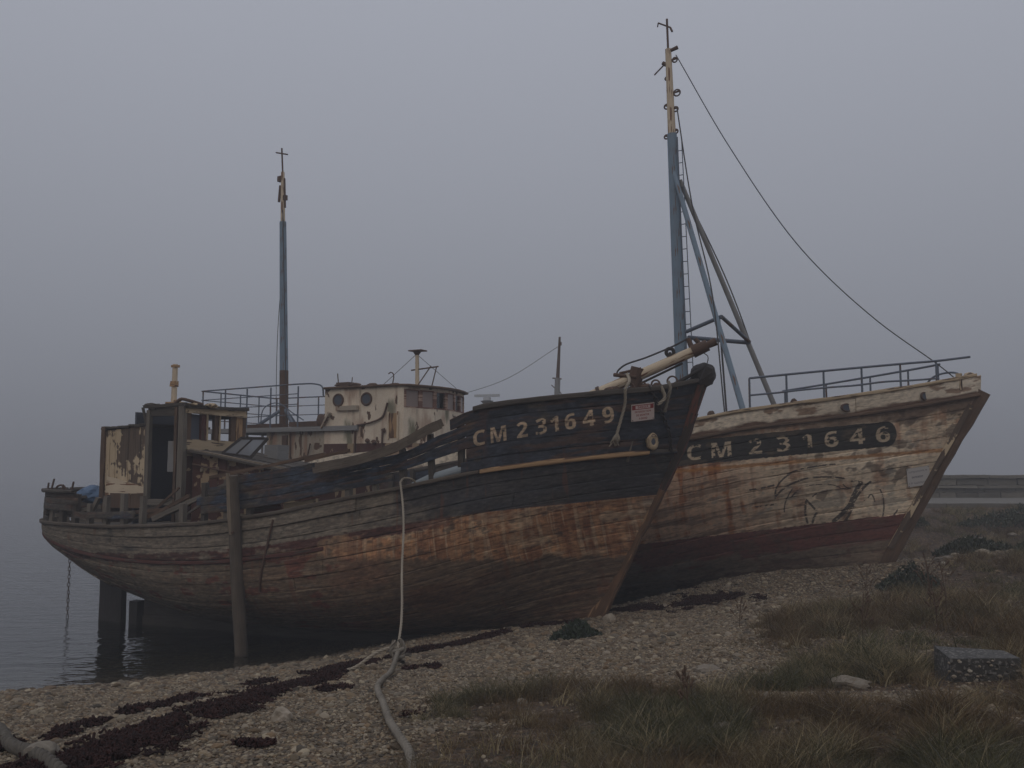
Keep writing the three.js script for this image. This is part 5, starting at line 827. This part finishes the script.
function bladeTuft(seed, n, h0, h1, spread, lean) {
  const rnd = rngOf(seed), pos = [], nor = [], uv = [], idx = [];
  for (let k = 0; k < n; k++) {
    const h = h0 + (h1 - h0) * rnd(), a = rnd() * 6.28, r = spread * Math.sqrt(rnd()), x0 = Math.cos(a) * r, z0 = Math.sin(a) * r, dir = rnd() * 6.28, ln = lean * (0.3 + rnd()), w = 0.0022 + 0.0026 * rnd(), tw = rnd() * 6.28, S = 4, b0 = pos.length / 3;
    for (let i = 0; i <= S; i++) { const t = i / S, bend = ln * h * t * t, x = x0 + Math.cos(dir) * bend, z = z0 + Math.sin(dir) * bend, y = h * t * (1 - 0.25 * ln * t), ww = w * (1 - t * 0.92); pos.push(x - Math.cos(tw) * ww, y, z - Math.sin(tw) * ww, x + Math.cos(tw) * ww, y, z + Math.sin(tw) * ww); const nx = -Math.sin(tw), nz = Math.cos(tw); nor.push(nx, 0.4, nz, nx, 0.4, nz); uv.push(0, t, 1, t); if (i < S) { const q = b0 + i * 2; idx.push(q, q + 1, q + 2, q + 1, q + 3, q + 2); } }
  }
  const g = new THREE.BufferGeometry(); g.setAttribute('position', new THREE.Float32BufferAttribute(pos, 3)); g.setAttribute('normal', new THREE.Float32BufferAttribute(nor, 3)); g.setAttribute('uv', new THREE.Float32BufferAttribute(uv, 2)); g.setIndex(idx); return g;
}
{ // grass
  const geos = [bladeTuft(1, 16, 0.08, 0.24, 0.06, 0.7), bladeTuft(2, 14, 0.1, 0.3, 0.07, 0.9), bladeTuft(3, 12, 0.06, 0.2, 0.06, 1.2), bladeTuft(4, 10, 0.15, 0.36, 0.05, 0.6), bladeTuft(5, 18, 0.05, 0.15, 0.08, 1.0)];
  const list = [], rnd = rngOf(5);
  for (let i = 0; i < 240000; i++) {
    const d = 4.4 + 27 * Math.pow(rnd(), 1.6), X = (rnd() * 2 - 1) * (d * 0.58 + 0.8); if (!inView(X, d, 0.9) && d > 5) continue;
    const g = grassAt(X, d); if (rnd() > g * g || g < 0.12) continue; if (d > 31.5 || shore(X, d) < 1.5) continue; const bare = fbm(X * 1.4 + 3, d * 1.1, 88, 3); if (bare > 0.55 && rnd() < 0.9) continue; const clump = fbm(X * 3.3, d * 3.3, 97, 2); if (clump < 0.44 && rnd() < 0.75) continue;
    if (Math.abs(X - 4.1) < 0.4 && d > 7.9 && d < 8.8) continue;
    const patch = fbm(X * 0.9 + 20, d * 0.9, 90, 3), straw = rnd() < 0.12 + 0.4 * sm(0.5, 0.7, fbm(X * 1.7, d * 1.7, 93, 2)), green = sm(0.47, 0.66, patch); let c = mix3([0.165, 0.105, 0.045], [0.1, 0.092, 0.034], green); if (straw) c = [0.33, 0.26, 0.14]; const k = 0.65 + 0.7 * rnd();
    const s = (0.22 + 0.36 * rnd()) * (0.7 + 0.9 * sm(0.45, 0.75, clump)) * (0.55 + 0.45 * sm(0.1, 0.8, g)) * (1 + 0.35 * sm(1.8, 4, X)); list.push({ m: mtx(X, height(X, d) - 0.005, d, (rnd() - 0.5) * 0.3, rnd() * 6.28, (rnd() - 0.5) * 0.3, s * 1.5, s, s * 1.5), c: col(c[0] * k, c[1] * k, c[2] * k) });
  }
  scatter('dry_grass', geos, new THREE.MeshPhysicalMaterial({ color: 0xffffff, roughness: 0.95, transmission: 0.3, thickness: 0 }), list, 'dry brown and green grass growing over the upper beach', 'grass');
}
// dry weeds that stand clear of the grass
function weedStalk(X, d, h, label, seed) {
  const rnd = rngOf(seed), t = thing('dry_weed', label, 'weed', 'dry weeds standing in the grass'); t.position.copy(gp(X, d, -0.02)); const lx = (rnd() - 0.5) * 0.3;
  part('stem', tube([V(0, 0, 0), V(lx * h * 0.3, h * 0.5, 0.02), V(lx * h, h, 0.05)], 0.006, 12, 5), M.woodBrown, t);
  const gs = []; for (let i = 0; i < 9; i++) { const q = 0.25 + 0.7 * i / 9, a = rnd() * 6.28, l = (0.06 + 0.12 * rnd()) * (1.3 - q) * h * 2.2, x = lx * h * q * q, y = h * q; gs.push(tube([V(x, y, 0.03 * q), V(x + Math.cos(a) * l * 0.6, y + l * 0.5, Math.sin(a) * l * 0.6), V(x + Math.cos(a) * l, y + l * 1.1, Math.sin(a) * l)], 0.003, 6, 4)); for (let k = 0; k < 4; k++) { const b = lump(0.008 + 0.007 * rnd(), i + k, 1, 1.3, 1, 0, 0.3); b.translate(x + Math.cos(a) * l * (0.7 + 0.1 * k), y + l * (0.7 + 0.12 * k), Math.sin(a) * l * (0.7 + 0.1 * k)); gs.push(b); } }
  part('twigs', gs, M.woodBrown, t);
}
[[4.15, 11.2, 0.55, 'dark dry weed left of the bare gap above the concrete block'], [4.95, 11.0, 0.5, 'dark dry weed standing just behind the concrete block'], [5.6, 12.6, 0.75, 'tall twin-headed dry weed at the right edge of the grass'], [5.85, 12.7, 0.7, 'dry weed close beside the tall one at the right'], [1.35, 7.3, 0.45, 'thin dry weed rising from the grass tongue by the shingle'], [5.5, 14.6, 0.6, 'dry weed on the grass slope below the white bow'], [6.9, 15.6, 0.7, 'farthest dry weed on the slope right of the white stem'], [3.1, 12.9, 0.45, 'pale dry weed on the grass edge in front of the white hull']].forEach(([X, d, h, l], i) => weedStalk(X, d, h, l, 50 + i));
// low leafy growth
function leafClump(X, d, w, h, n, c, name, label, category, group, leaf = 0.05) {
  const rnd = rngOf(Math.floor(X * 97 + d * 13)), t = thing(name, label, category, group); t.position.copy(gp(X, d, -0.03)); const pos = [], idx = [], uv = [];
  for (let i = 0; i < n; i++) { const a = rnd() * 6.28, r = Math.pow(rnd(), 0.6), lob = 0.75 + 0.5 * vn(a * 1.4 + X, d, 5), x = Math.cos(a) * r * w * lob, z = Math.sin(a) * r * w * lob * 0.7, y = h * (1 - r * r) * (0.35 + 0.65 * rnd()) * (0.7 + 0.6 * vn(x * 3, z * 3, 8)), s = leaf * (0.6 + 0.8 * rnd()), u = V(rnd() - 0.5, rnd() * 0.9, rnd() - 0.5).normalize(), v = V(rnd() - 0.5, rnd() - 0.5, rnd() - 0.5).cross(u).normalize(), b = pos.length / 3; for (const [p, q] of [[0, -1], [0.45, 0], [0, 1.2], [-0.45, 0]]) { pos.push(x + v.x * p * s + u.x * q * s, y + v.y * p * s + u.y * q * s, z + v.z * p * s + u.z * q * s); uv.push(p, q); } idx.push(b, b + 1, b + 2, b, b + 2, b + 3); }
  const g = new THREE.BufferGeometry(); g.setAttribute('position', new THREE.Float32BufferAttribute(pos, 3)); g.setAttribute('uv', new THREE.Float32BufferAttribute(uv, 2)); g.setIndex(idx); g.computeVertexNormals(); part('foliage', g, new THREE.MeshPhysicalMaterial({ color: col(...c), roughness: 0.9, transmission: 0.3, thickness: 0 }), t);
  const st = []; for (let i = 0; i < 7; i++) { const a = i * 0.9; st.push(tube([V(0, 0, 0), V(Math.cos(a) * w * 0.3, h * 0.4, Math.sin(a) * w * 0.2), V(Math.cos(a) * w * 0.6, h * 0.6, Math.sin(a) * w * 0.4)], 0.008, 6, 4)); } part('stems', st, M.woodBrown, t);
}
leafClump(0.96, 13.55, 0.42, 0.24, 900, [0.035, 0.05, 0.022], 'sea_beet', 'small dark green leafy plant alone on the shingle below the dark bow', 'plant', null, 0.045);
leafClump(7.35, 17.3, 0.6, 0.42, 900, [0.04, 0.048, 0.022], 'low_shrub', 'small green shrub just right of the foot of the white stem', 'shrub', 'low shrubs on the bank', 0.05);
[[11.2, 24.5, 1.0, 0.35, 'dark shrub nearest the white stem on the bank below the road'], [15.2, 28.5, 1.5, 0.45, 'wide dark shrub against the road edge on the bank'], [11.8, 29, 1.3, 0.45, 'dark shrub on the bank right behind the white bow'], [13.2, 23.4, 1.1, 0.35, 'low spreading shrub at the right edge of the bank'], [17.6, 30.4, 1.4, 0.45, 'far dark shrub by the kerb at the right edge'], [10.2, 20.6, 0.9, 0.4, 'low dark shrub among the rocks right of the white stem'], [12.0, 20.4, 1.0, 0.4, 'dark shrub at the right edge where the grass slope begins']].forEach(([X, d, w, h, l]) => leafClump(X, d, w, h, 1500, [0.055, 0.06, 0.032], 'low_shrub', l, 'shrub', 'low shrubs on the bank', 0.055));

renderer.render(scene, camera);
